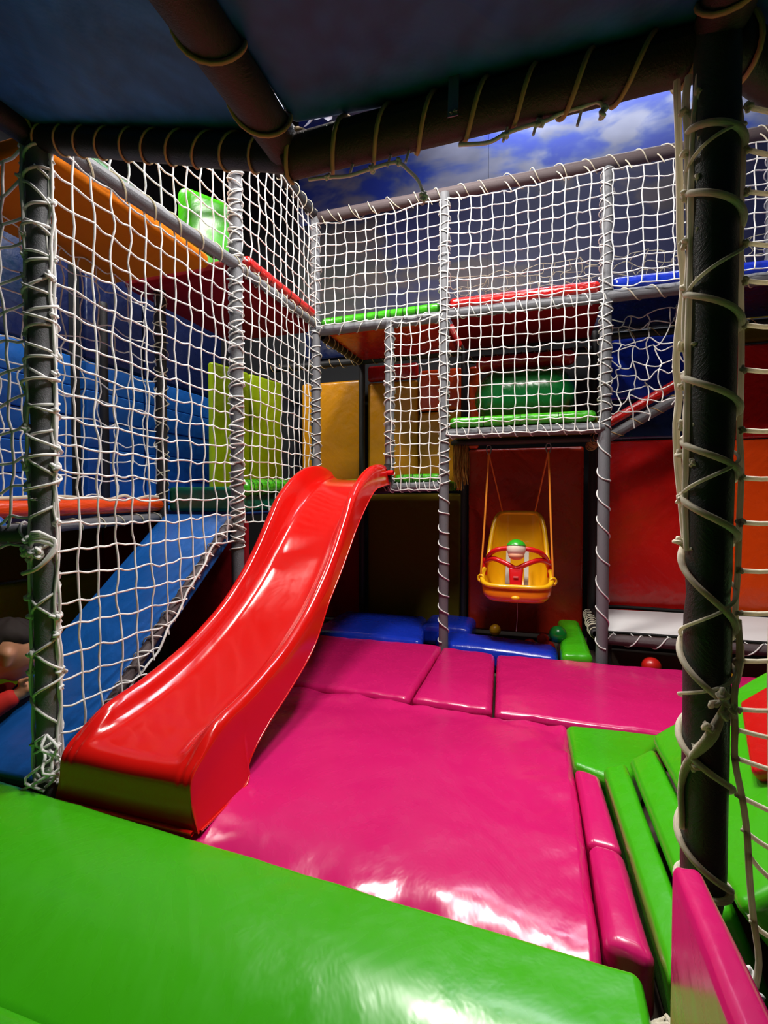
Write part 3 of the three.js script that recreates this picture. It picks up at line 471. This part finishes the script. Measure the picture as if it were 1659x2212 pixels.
// netting bunched round the wrapped left post
{ const g = thing('bunched_net', 'bundled white net cords knotted along the wrapped left post', 'net', V(-1.27, 0, -.97)); const cords = [], kn = [];
  for (let c = 0; c < 5; c++) { const pts = []; for (let i = 0; i <= 34; i++) { const y = lerp(.02, 1.76, i / 34), an = [-.3, -.1, 2.2, 2.5, 2.8][c] + [.4, .5, .9, .7, .6][c] * noise(y * 5, c * 4, 2); const R = .034 + .012 * Math.abs(noise(y * 9, c, 7)); pts.push(V(PA.x + Math.cos(an) * R, y, PA.z + Math.sin(an) * R)); if (rnd() < .34) kn.push(knot(pts[pts.length - 1], rr(.008, .014))); } cords.push(tube(pts, .0042, 5, 2)); }
  part('cord', merge(cords), M.rope, g); const kp = part('knot', merge(kn), M.rope, g); kp.userData.kind = 'stuff';
  const tail = []; for (let k = 0; k < 6; k++) { const p = [V(PA.x + .03, .16, PA.z + .03)]; for (let i = 1; i < 6; i++) p.push(V(PA.x + .02 + rr(-.04, .06), .16 - i * .028, PA.z + .04 + rr(-.03, .04))); tail.push(tube(p, .0042, 5)); }
  part('loose_cord', merge(tail), M.rope, g);
  const hold = []; for (let k = 0; k < 4; k++) hold.push(tube([V(PA.x - .03, .66, PA.z + .02), V(PA.x + .02, .69 + k * .008, PA.z + .045), V(PA.x + .05, .68 + rr(-.02, .02), PA.z + .01), V(PA.x + .03, .62, PA.z + .04), V(PA.x - .02, .60, PA.z + .05)], .006, 6)); for (let k = 0; k < 7; k++) hold.push(knot(V(PA.x + rr(-.03, .05), .66 + rr(-.05, .04), PA.z + .04), .014)); part('big_knot', merge(hold), M.rope, g);
}
// ------------------------------------------------------------------ net remains on the near black post
{ const g = thing('rope_ladder_net', 'thick cream net cords tied along the black post', 'net', V(.25, .1, -.85)); const z = -.855;
  const A = [[.202, 1.446], [.204, 1.38], [.208, 1.282], [.21, 1.197], [.216, 1.133], [.209, 1.056], [.207, 1.007], [.212, .957], [.208, .925], [.211, .856], [.217, .799], [.223, .734], [.23, .67], [.236, .605], [.243, .54], [.259, .477]];
  const B = [[.215, 1.439], [.212, 1.409], [.215, 1.346], [.217, 1.277], [.22, 1.221], [.219, 1.152], [.217, 1.11], [.217, 1.04], [.223, .983], [.218, .927], [.221, .884], [.224, .813], [.219, .788], [.229, .735], [.233, .678], [.242, .614], [.249, .55], [.264, .487]];
  const Cc = [[.225, 1.429], [.22, 1.367], [.219, 1.312], [.217, 1.251], [.219, 1.161], [.217, 1.106], [.216, 1.037], [.217, .953], [.216, .897], [.217, .841], [.217, .785], [.22, .721]];
  const R1 = [[.276, 1.423], [.284, 1.309], [.284, 1.208], [.287, 1.1], [.289, 1.018], [.289, .936], [.288, .902], [.29, .84], [.289, .771], [.288, .688], [.287, .625], [.295, .567], [.292, .535], [.281, .491]];
  const R2 = [[.288, .621], [.291, .566], [.284, .509], [.286, .461], [.287, .412], [.298, .351], [.304, .303], [.309, .234], [.315, .172], [.322, .11], [.315, .03], [.33, -.06]];
  part('long_cord', tube(xy(A, z - .012), .0054, 7, 3), M.ropeOld, g); part('long_cord', tube(xy(B, z), .0054, 7, 3), M.ropeOld, g); part('long_cord', tube(xy(Cc, z + .01), .0046, 7, 3), M.ropeOld, g);
  part('long_cord', tube(xy(R1, z + .004), .0042, 7, 3), M.ropeOld, g); part('long_cord', tube(xy(R2, z + .012), .0046, 7, 3), M.ropeOld, g);
  const rungs = [], kn = [];
  for (const [y, d] of [[1.385, .05], [1.325, .03], [1.262, .05], [1.19, .04], [1.12, .035], [1.035, -.01], [.975, .0], [.915, -.005], [.87, -.05], [.80, -.03], [.735, -.03]]) {
    rungs.push(tube([V(.212, y, z - .004), V(.222, y - .012, z + .008), V(.226, y + d * .3, z + .02)], .0036, 6)); kn.push(knot(V(.212, y, z), .0085)); if (rnd() < .6) kn.push(knot(V(.224, y + d * .3, z + .018), .0065)); }
  part('rung', merge(rungs), M.ropeOld, g);
  const right = [[1.369, -.012], [1.308, -.012], [1.248, 0], [1.174, 0], [1.12, 0], [1.056, 0], [.991, 0], [.902, .004], [.832, .004], [.766, .004], [.694, .006], [.631, .006], [.559, .008], [.486, .004], [.455, -.012], [.412, -.02], [.355, -.028], [.303, -.034], [.27, -.05], [.17, -.035]];
  const rg = []; for (const [y, d] of right) { const xs = y < .44 ? lerp(.286, .312, smooth(.44, .2, y)) : .288; rg.push(tube([V(xs, y, z + .01), V(.325, y + d * .45 - .004, z), V(.39, y + d * 1.6, z - .01), V(.46, y + d * 2.6, z - .02)], .0036, 6)); kn.push(knot(V(xs + .001, y, z + .01), .0062)); }
  part('side_rung', merge(rg), M.ropeOld, g);
  const vs = []; for (const [x, dx] of [[.335, .0], [.40, .01]]) vs.push(tube(Array.from({ length: 20 }, (_, i) => V(x + dx * noise(i, 2, x) + (i > 13 ? (i - 13) * .002 : 0), 1.39 - i * .066, z - .005 + .006 * noise(i * .7, x * 9, 2))), .0036, 6, 2)); part('side_cord', merge(vs), M.ropeOld, g);
  const wr = []; const pr = .0355; const wrap = (y0, y1, dir, r = .0052) => { const p = []; for (let i = 0; i <= 14; i++) { const t = i / 14, an = dir > 0 ? lerp(Math.PI * 1.42, -.42 * Math.PI, t) : lerp(-.42 * Math.PI, Math.PI * 1.42, t); p.push(V(.25 + Math.cos(an) * pr, lerp(y0, y1, (t - .24) / .52), -.85 + Math.sin(an) * pr)); } wr.push(tube(p, r, 6)); };
  for (const [y0, y1] of [[1.353, 1.315], [1.26, 1.205], [1.11, 1.055], [.985, .93], [.885, .835], [.80, .74], [.70, .60], [.56, .47], [.43, .36]]) wrap(y0, y1, 1);
  for (const [y0, y1] of [[1.345, 1.30], [1.17, 1.11], [.865, .81], [.665, .60], [.545, .50]]) wrap(y0, y1, -1, .0028);
  wrap(.28, .205, 1); wrap(.205, .21, -1);
  part('wrap_cord', merge(wr), M.ropeOld, g);
  for (const p of [[.248, .505], [.262, .49], [.24, .47], [.232, .43], [.228, .40], [.272, .50], [.258, .52]]) kn.push(knot(V(p[0], p[1], -.805 - (p[0] < .235 ? .02 : 0)), .0095));
  kn.forEach(q => part('knot', q, M.ropeOld, g));
  const bun = []; for (let k = 0; k < 5; k++) bun.push(tube([V(.262, .50, -.81), V(.245 + rr(-.008, .008), .455, -.805), V(.224 + rr(-.006, .006), .40, -.83), V(.216, .36, -.84), V(.218, .30 + rr(-.02, .02), -.84)], .0045, 6)); part('bunched_cord', merge(bun), M.ropeOld, g);
}
{ const g = thing('torn_net_edge', 'torn white net edge dangling under the dark brown overhead bar', 'net', V(-.2, 1.35, -.84)); const z = -.852;
  const a = [[-.432, 1.428], [-.393, 1.424], [-.347, 1.416], [-.301, 1.422], [-.249, 1.424], [-.231, 1.406], [-.21, 1.381], [-.202, 1.359]], b = [[-.137, 1.432], [-.082, 1.424], [-.056, 1.431], [-.018, 1.436], [.01, 1.439], [.035, 1.446], [.066, 1.447], [.093, 1.449], [.1, 1.438]];
  part('cord', tube(xy(a, z - .03), .0034, 6, 3), M.rope, g); part('cord', tube(xy(b, z - .03), .0034, 6, 3), M.rope, g);
  const kn = []; for (const p of [[-.39, 1.424], [-.30, 1.422], [-.249, 1.424], [-.202, 1.357], [-.2, 1.349], [-.056, 1.43], [.0, 1.438], [.1, 1.436], [.098, 1.43]]) kn.push(knot(V(p[0], p[1], z - .03), .0078)); kn.forEach(q => part('knot', q, M.rope, g));
  const lp = []; for (const x of [-.345, -.27, -.235, -.06, -.01, .06]) lp.push(tube([V(x, 1.42, z - .03), V(x + .006, 1.445, z - .035), V(x + .012, 1.47, z - .04)], .0026, 5)); lp.forEach(q => part('loop', q, M.rope, g));
}
{ const g = thing('strap_hanger', 'small perforated metal strap hanging over the overhead bar', 'strap', V(-.14, 1.44, -.84));
  const s = new THREE.Shape(); s.moveTo(-.009, 0); s.lineTo(.009, 0); s.lineTo(.011, .085); s.lineTo(-.007, .085); for (const y of [.015, .045, .07]) { const h = new THREE.Path(); h.absellipse(.001, y, .003, .003, 0, 6.3); s.holes.push(h); }
  const e = new THREE.ExtrudeGeometry(s, { depth: .002, bevelEnabled: false }); e.translate(-.14, 1.448, -.838); part('strip', e, M.pipe, g);
  part('bolt', merge([knot(V(-.143, 1.455, -.835), .004), knot(V(-.135, 1.455, -.835), .004)]), M.metal, g); }
{ const sh = thing('torn_sheet', 'torn white plastic scrap in the gap at the overhead corner', 'scrap', V(-.44, 1.5, -.87)); const gs = [];
  for (let k = 0; k < 4; k++) { const g = new THREE.PlaneGeometry(.035, .03, 4, 4); const P = g.attributes.position; for (let i = 0; i < P.count; i++) P.setZ(i, .008 * noise(P.getX(i) * 90 + k * 3, P.getY(i) * 90, k)); g.computeVertexNormals(); g.rotateX(rr(-.8, .4)); g.rotateY(rr(-.6, .6)); g.translate(-.425 + k * .012, 1.535 + rr(-.008, .02), -.895 + rr(-.01, .01)); gs.push(g); }
  part('film', merge(gs), new THREE.MeshPhysicalMaterial({ color: 0xf4f4f4, roughness: 1, transmission: .5, thickness: 0, side: THREE.DoubleSide }), sh); }

// ------------------------------------------------------------------ yellow swing
{ const cx = -.1, cz = -2.79, g = thing('toddler_swing', 'yellow toddler bucket swing with red safety bar', 'swing', V(cx, .25, cz));
  const rim = th => { const c = Math.cos(th), s = Math.sin(th), e = .55, bx = Math.sign(c) * Math.abs(c) ** e, bz = Math.sign(s) * Math.abs(s) ** e; const z = bz * .172, k = smooth(.0, -.172, z); const a = lerp(.192, .15, smooth(.172, -.172, z)); return V(cx + bx * a, .340 + .085 * smooth(.172, -.02, z) + .295 * k ** 1.2, cz + z - .04 * k); };
  const shell = (inset, yb, lift, name, mat, f0, f1) => { const pos = [], idx = [], uv = [], N = 72, K = 12;
    for (let k = 0; k <= K; k++) for (let i = 0; i <= N; i++) { const p = rim(i / N * Math.PI * 2), t = lerp(f0, f1, k / K); const q = 1 - Math.pow(1 - Math.min(1, t), 1.0); const sc = 1 - .22 * t ** 3 * (t > .8 ? 1 : .8) - inset; const y = lerp(p.y - lift, yb, Math.min(1, t)); const m = t > 1 ? 1 - (t - 1) : 1; pos.push(cx + (p.x - cx) * sc * m, y, cz + (p.z - cz + .0) * sc * m + (t > 0 ? .02 * q : 0)); uv.push(i / N, k / K); }
    for (let k = 0; k < K; k++) for (let i = 0; i < N; i++) { const a = k * (N + 1) + i; idx.push(a, a + 1, a + N + 1, a + 1, a + N + 2, a + N + 1); }
    const o = new THREE.BufferGeometry(); o.setAttribute('position', new THREE.Float32BufferAttribute(pos, 3)); o.setAttribute('uv', new THREE.Float32BufferAttribute(uv, 2)); o.setIndex(idx); o.computeVertexNormals(); return part(name, o, mat, g); };
  shell(.04, .285, .0, 'seat_bucket', M.yellowPlastic, 0, 1.98);
  shell(-.005, .255, .015, 'lower_apron', M.orangePlastic, 0, 1.98);
  part('rim', tube(Array.from({ length: 48 }, (_, i) => rim(i / 48 * Math.PI * 2)), .0135, 10, 3, true), M.yellowPlastic, g);
  part('toe_bump', (() => { const b = new THREE.SphereGeometry(.022, 16, 10); b.scale(1, .55, .5); b.translate(cx, .285, cz + .182); return b; })(), M.yellowPlastic, g);
  // red safety bar: upper arch, lower arms meeting in a central stem
  const zb = cz + .10;
  const tray = part('safety_bar', merge([
    tube([V(cx - .165, .435, cz + .01), V(cx - .15, .485, cz + .05), V(cx - .105, .525, zb), V(cx, .54, zb + .01), V(cx + .105, .525, zb), V(cx + .15, .485, cz + .05), V(cx + .165, .435, cz + .01)], .0135, 10, 5),
    tube([V(cx - .17, .45, cz + .02), V(cx - .12, .475, cz + .08), V(cx - .05, .455, zb + .02), V(cx, .435, zb + .03), V(cx + .05, .455, zb + .02), V(cx + .12, .475, cz + .08), V(cx + .17, .45, cz + .02)], .014, 10, 5),
    pad(V(cx - .038, .44, zb + .038), V(cx + .038, .44, zb + .038), V(cx + .03, .338, cz + .168), V(cx - .03, .338, cz + .168), .022, { r: .01, bulge: .004, nu: 4, nv: 6 }),
    tube([V(cx - .175, .375, cz + .02), V(cx - .175, .41, cz + .015), V(cx - .172, .47, cz + .01)], .017, 10), tube([V(cx + .175, .375, cz + .02), V(cx + .175, .41, cz + .015), V(cx + .172, .47, cz + .01)], .017, 10)]), M.redPlastic, g, null, 'red safety bar with stem');
  part('maker_plate', boxAt(cx - .012, cx + .012, .388, .396, zb + .058, zb + .066), matte(0xe06a6a, .5), g, tray);
  const hd = new THREE.SphereGeometry(.05, 24, 18); hd.scale(1, .92, 1); hd.translate(cx, .535, zb + .02); const head = part('toy_ball', hd, matte(0xf0dcc8, .4), g, null, 'cream ball with green cap');
  const cp = new THREE.SphereGeometry(.0525, 24, 12, 0, Math.PI * 2, 0, 1.25); cp.scale(1, .95, 1); cp.rotateX(-.12); cp.translate(cx, .538, zb + .018); part('cap', cp, new THREE.MeshPhysicalMaterial({ color: 0x2bb024, roughness: .3, clearcoat: .4 }), g, head);
  const ms = new THREE.SphereGeometry(.041, 20, 12); ms.scale(1, .6, .9); ms.translate(cx, .503, zb + .034); part('muzzle', ms, matte(0xe8a27c, .5), g, head);
  for (const s of [-1, 1]) part('harness_strap', pad(V(cx + s * .05 - .012, .53, cz - .085), V(cx + s * .05 + .012, .53, cz - .085), V(cx + s * .05 + .012, .31, cz + .03), V(cx + s * .05 - .012, .31, cz + .03), .003, { r: .001, bulge: 0, nu: 2, nv: 6 }), matte(0xb9b6ac, .8), g);
  for (const s of [-1, 1]) {
    const top = V(cx + s * .16 + (s > 0 ? .0 : .005), 1.055, cz + .02), low = rim(s > 0 ? .35 : Math.PI - .35).add(V(s * .006, .0, 0));
    part('rope', tube([top, top.clone().lerp(low, .33), top.clone().lerp(low, .66), low.clone().add(V(0, .03, .005)), low], .0055, 7, 4), new THREE.MeshStandardMaterial({ color: 0xe88a20, roughness: .6 }), g);
    const bk = rim(s > 0 ? -1.15 : Math.PI + 1.15); part('rear_rope', tube([top, top.clone().lerp(bk, .5), bk], .0045, 6, 4), new THREE.MeshStandardMaterial({ color: 0xd2691a, roughness: .6 }), g);
    part('hook', merge([tube([top.clone().add(V(0, -.01, 0)), top.clone().add(V(-.012, .015, 0)), top.clone().add(V(-.008, .045, 0)), top.clone().add(V(.008, .045, 0)), top.clone().add(V(.012, .015, 0))], .0035, 6, 3, true)]), M.metal, g);
    part('rope_anchor', (() => { const b = new THREE.TorusGeometry(.017, .008, 8, 16); b.rotateY(.5 * s); b.translate(low.x, low.y - .002, low.z + .004); return b; })(), M.yellowPlastic, g);
  }
  part('dangling_string', tube([V(cx + .005, .255, cz + .1), V(cx + .007, .18, cz + .1), V(cx + .002, .09, cz + .1)], .0012, 4), M.ropeOld, g);
}
// straw fringe beside the swing post
{ const g = thing('straw_fringe', 'bundle of brown straw fringe hanging beside the swing post', 'straw', V(-.41, .87, -2.78)); const st = [];
  for (let k = 0; k < 150; k++) { const x = rr(-.455, -.375), z = rr(-2.83, -2.74), y1 = rr(1.08, 1.13), L = rr(.12, .24); st.push(tube([V(x, y1, z), V(x + rr(-.008, .008), y1 - L * .5, z + rr(-.006, .006)), V(x + rr(-.015, .02), y1 - L, z + rr(-.01, .012))], rr(.0009, .0019), 4, 1)); }
  const m = part('straw', merge(st), new THREE.MeshStandardMaterial({ color: 0x9a6a24, roughness: .9 }), g); m.userData.kind = 'stuff';
  part('binding', tube([V(-.46, 1.115, -2.745), V(-.41, 1.12, -2.735), V(-.37, 1.115, -2.76)], .012, 6), M.foamDark, g); }

// ------------------------------------------------------------------ trampoline
{ const g = thing('trampoline', 'white trampoline bed at the right in front of the red wall', 'trampoline', V(1.0, .05, -2.98));
  part('jumping_bed', pad(V(.36, .135, -3.2), V(1.75, .15, -3.2), V(1.75, .115, -2.755), V(.37, .105, -2.755), .012, { r: .004, bulge: .0, nu: 8, nv: 8 }), M.white, g);
  part('edge_band', tube([V(.35, .11, -2.745), V(.8, .112, -2.748), V(1.75, .12, -2.745)], .007, 6), M.black, g);
  part('edge_band', tube([V(.35, .115, -2.745), V(.34, .13, -3.0), V(.35, .14, -3.21), V(1.0, .145, -3.21), V(1.75, .155, -3.21)], .012, 6), M.black, g);
  const lc = []; for (let i = 0; i < 16; i++) { const x = .38 + i * .083; lc.push(tube([V(x, .112, -2.75), V(x + .012, .105, -2.728), V(x + .02, .09, -2.70)], .003, 5)); } part('lacing_cord', merge(lc), M.rope, g);
  for (const x of [.36, 1.72]) for (const z of [-2.72, -3.2]) part('leg', tube([V(x, .09, z), V(x, 0, z), V(x, -.13, z)], .016, 8), M.foamDark, g);
}
solo('black_cushion', 'black padded cushion at the right edge beside the trampoline', 'cushion', roll(V(1.02, .012, -2.34), V(1.04, .32, -2.36), .085, { lump: .05 }), M.black, V(1.03, .012, -2.35));
solo('cardboard_scrap', 'crumpled beige sheet lying under the trampoline bar', 'scrap', (() => { const g = new THREE.BoxGeometry(.34, .006, .1, 18, 1, 8); const P = g.attributes.position; for (let i = 0; i < P.count; i++) P.setY(i, P.getY(i) + .03 * noise(P.getX(i) * 14, 2, P.getZ(i) * 22)); g.computeVertexNormals(); g.translate(.56, -.10, -2.78); return g; })(), matte(0xa08a66, .9), V(.56, -.13, -2.78));
// loose cord bundles at the lower right
{ const bundle = (label, x, y, z, n, R, m) => { const g = thing('cord_bundle', label, 'cord', V(x, y, z)); const t = []; for (let k = 0; k < n; k++) { const p = []; for (let i = 0; i < 6; i++) p.push(V(x + rr(-R, R), y + rr(0, R * 1.3), z + rr(-R * .7, R * .7))); t.push(tube(p, .004, 5, 3)); } part('cord', merge(t), m, g); };
  bundle('tangle of loose white cord behind the pink kerb', .30, .03, -.86, 7, .035, M.rope);
  bundle('frayed cord scrap in the gap between the green mat and the pink kerb', .188, -.02, -.82, 4, .018, M.ropeOld); }
solo('metal_foot', 'grey metal pipe stub in the gap beside the green mat', 'pipe', tube([V(.186, -.12, -.80), V(.186, -.06, -.80), V(.187, .0, -.80)], .012, 10), M.pipe, V(.186, -.13, -.80));

// ------------------------------------------------------------------ child leaning over the blue ramp
{ const g = thing('person', 'child in a red top leaning over the blue ramp at the left edge', 'person', V(-1.85, -.12, -.95));
  function field(joints, lo, hi, cell, k) { // smooth union of tapered capsules -> mesh
    const n = Math.ceil(Math.max(hi.x - lo.x, hi.y - lo.y, hi.z - lo.z) / cell) + 4; const mc = new MarchingCubes(n, M.white, false, false, 300000); const half = n * cell / 2, c = lo.clone().add(hi).multiplyScalar(.5), p = new THREE.Vector3(), ab = new THREE.Vector3(), ap = new THREE.Vector3();
    mc.isolation = 0;
    for (let z = 0; z < n; z++) for (let y = 0; y < n; y++) for (let x = 0; x < n; x++) {
      p.set((x / (n / 2) - 1) * half + c.x, (y / (n / 2) - 1) * half + c.y, (z / (n / 2) - 1) * half + c.z); let d = 9;
      for (const [a, ra, b, rb] of joints) { ab.copy(b).sub(a); ap.copy(p).sub(a); const l2 = ab.lengthSq(), t = l2 > 0 ? Math.max(0, Math.min(1, ap.dot(ab) / l2)) : 0; const q = ap.addScaledVector(ab, -t).length() - lerp(ra, rb, t); const h = Math.max(k - Math.abs(d - q), 0) / k; d = Math.min(d, q) - h * h * k * .25; }
      mc.field[x + y * n + z * n * n] = -d;
    }
    mc.update(); const cnt = mc.count, o = new THREE.BufferGeometry(); o.setAttribute('position', new THREE.BufferAttribute(mc.positionArray.slice(0, cnt * 3), 3)); o.setAttribute('normal', new THREE.BufferAttribute(mc.normalArray.slice(0, cnt * 3), 3)); o.scale(half, half, half); o.translate(c.x, c.y, c.z); return o;
  }
  const skin = new THREE.MeshPhysicalMaterial({ color: 0xc98a66, roughness: .55 }), cloth = matte(0xcf1f16, .8), jeans = matte(0x14171f, .85), hairM = matte(0x1f110a, .8);
  const H = V(-1.69, .285, -1.17), f = V(.42, -.28, -.86).normalize(), sd = V(.86, 0, .42).normalize(), up = new THREE.Vector3().crossVectors(sd, f).normalize();
  const at = (a, b, c) => H.clone().addScaledVector(f, a).addScaledVector(up, b).addScaledVector(sd, c);
  const neck = V(-1.745, .215, -1.075), shL = V(-1.69, .18, -1.0), shR = V(-1.83, .18, -1.06), hip = V(-1.88, .17, -.80);
  const elbow = V(-1.66, .12, -1.04), wrist = V(-1.60, .165, -1.125), palm = V(-1.585, .18, -1.155);
  // head, hands: skin (one continuous mesh with the neck and forearm)
  const head = [[at(-.015, .022, 0), .082, at(.012, .012, 0), .078], [at(.03, -.035, 0), .055, at(.038, -.05, 0), .042], [at(.072, -.02, 0), .016, at(.09, -.035, 0), .012], [at(.066, -.062, 0), .014, at(.064, -.07, 0), .012], [at(-.02, -.05, 0), .04, neck, .036], [at(-.014, -.022, .078), .011, at(-.018, .008, .083), .014], [at(-.012, -.01, -.078), .012, at(-.012, .018, -.082), .015], [at(.052, -.005, .04), .022, at(.052, -.005, -.04), .022]];
  const hb = field(head, H.clone().addScalar(-.16), H.clone().addScalar(.15), .0045, .02);
  const hand = [[wrist, .019, palm, .023]]; const fdir = V(.35, .25, -.85).normalize(), fs = V(.85, .1, .4).normalize();
  [[-.018, .030], [-.006, .036], [.006, .034], [.018, .026]].forEach(([o, L]) => { const b = palm.clone().addScaledVector(fs, o), m = b.clone().addScaledVector(fdir, L * .6).add(V(0, .004, 0)), e = m.clone().addScaledVector(fdir, L * .5).add(V(0, -.01, 0)); hand.push([b, .008, m, .0075], [m, .0075, e, .0065]); });
  hand.push([wrist.clone().lerp(palm, .5), .010, palm.clone().add(V(.0, .03, .02)), .008], [palm.clone().add(V(.0, .03, .02)), .008, palm.clone().add(V(.022, .04, .012)), .0065]);
  const hb2 = field(hand, palm.clone().addScalar(-.08), palm.clone().addScalar(.08), .003, .008);
  const legs = [[hip.clone().add(V(.06, -.02, .02)), .06, V(-1.77, -.04, -.90), .048], [V(-1.77, -.04, -.90), .046, V(-1.80, -.08, -.70), .034], [hip.clone().add(V(-.06, -.02, -.02)), .06, V(-1.93, -.04, -.94), .048], [V(-1.93, -.04, -.94), .046, V(-1.95, -.08, -.74), .034], [V(-1.80, -.085, -.70), .03, V(-1.80, -.09, -.63), .026], [V(-1.95, -.085, -.74), .03, V(-1.95, -.09, -.67), .026]];
  part('body', merge([hb, hb2]), skin, g, null, 'head and hand of the child');
  const top = [[hip, .082, V(-1.81, .195, -.95), .088], [V(-1.81, .195, -.95), .086, neck, .045], [shL, .052, elbow, .042], [elbow, .041, wrist.clone().lerp(elbow, .15), .03], [shR, .052, V(-1.84, .10, -1.14), .042], [V(-1.84, .10, -1.14), .04, V(-1.76, .13, -1.21), .03], [neck, .048, shL, .052], [neck, .048, shR, .052]];
  part('red_top', field(top, V(-2.0, .0, -1.25), V(-1.58, .32, -.68), .011, .03), cloth, g);
  part('trousers', field(legs, V(-2.03, -.14, -1.05), V(-1.7, .26, -.6), .012, .03), jeans, g);
  const hair = new THREE.SphereGeometry(.094, 40, 28); { const P = hair.attributes.position; for (let i = 0; i < P.count; i++) { let x = P.getX(i), y = P.getY(i), z = P.getZ(i); const cut = Math.max(smooth(.015, .05, x) * smooth(.05, .01, y), smooth(.05, .008, y) * smooth(-.06, -.02, x)); const k = lerp(1 + .05 * noise(x * 60, y * 30, z * 60), .74, cut); P.setXYZ(i, x * k, (y < -.05 ? lerp(y, -.05, .4) : y) * k, z * k); } hair.computeVertexNormals(); }
  const bas = new THREE.Matrix4().makeBasis(f, new THREE.Vector3().crossVectors(sd, f).normalize(), sd.clone()); hair.applyMatrix4(bas); const hc = at(-.008, .022, 0); hair.translate(hc.x, hc.y, hc.z); part('hair', hair, hairM, g);
  const eyes = []; for (const s of [-1, 1]) { const e = new THREE.SphereGeometry(.009, 10, 8); const q = at(.076, .002, s * .03); e.translate(q.x, q.y, q.z); eyes.push(e); } part('eye', merge(eyes), matte(0x1a1512, .3), g);
}
renderer.render(scene, camera);
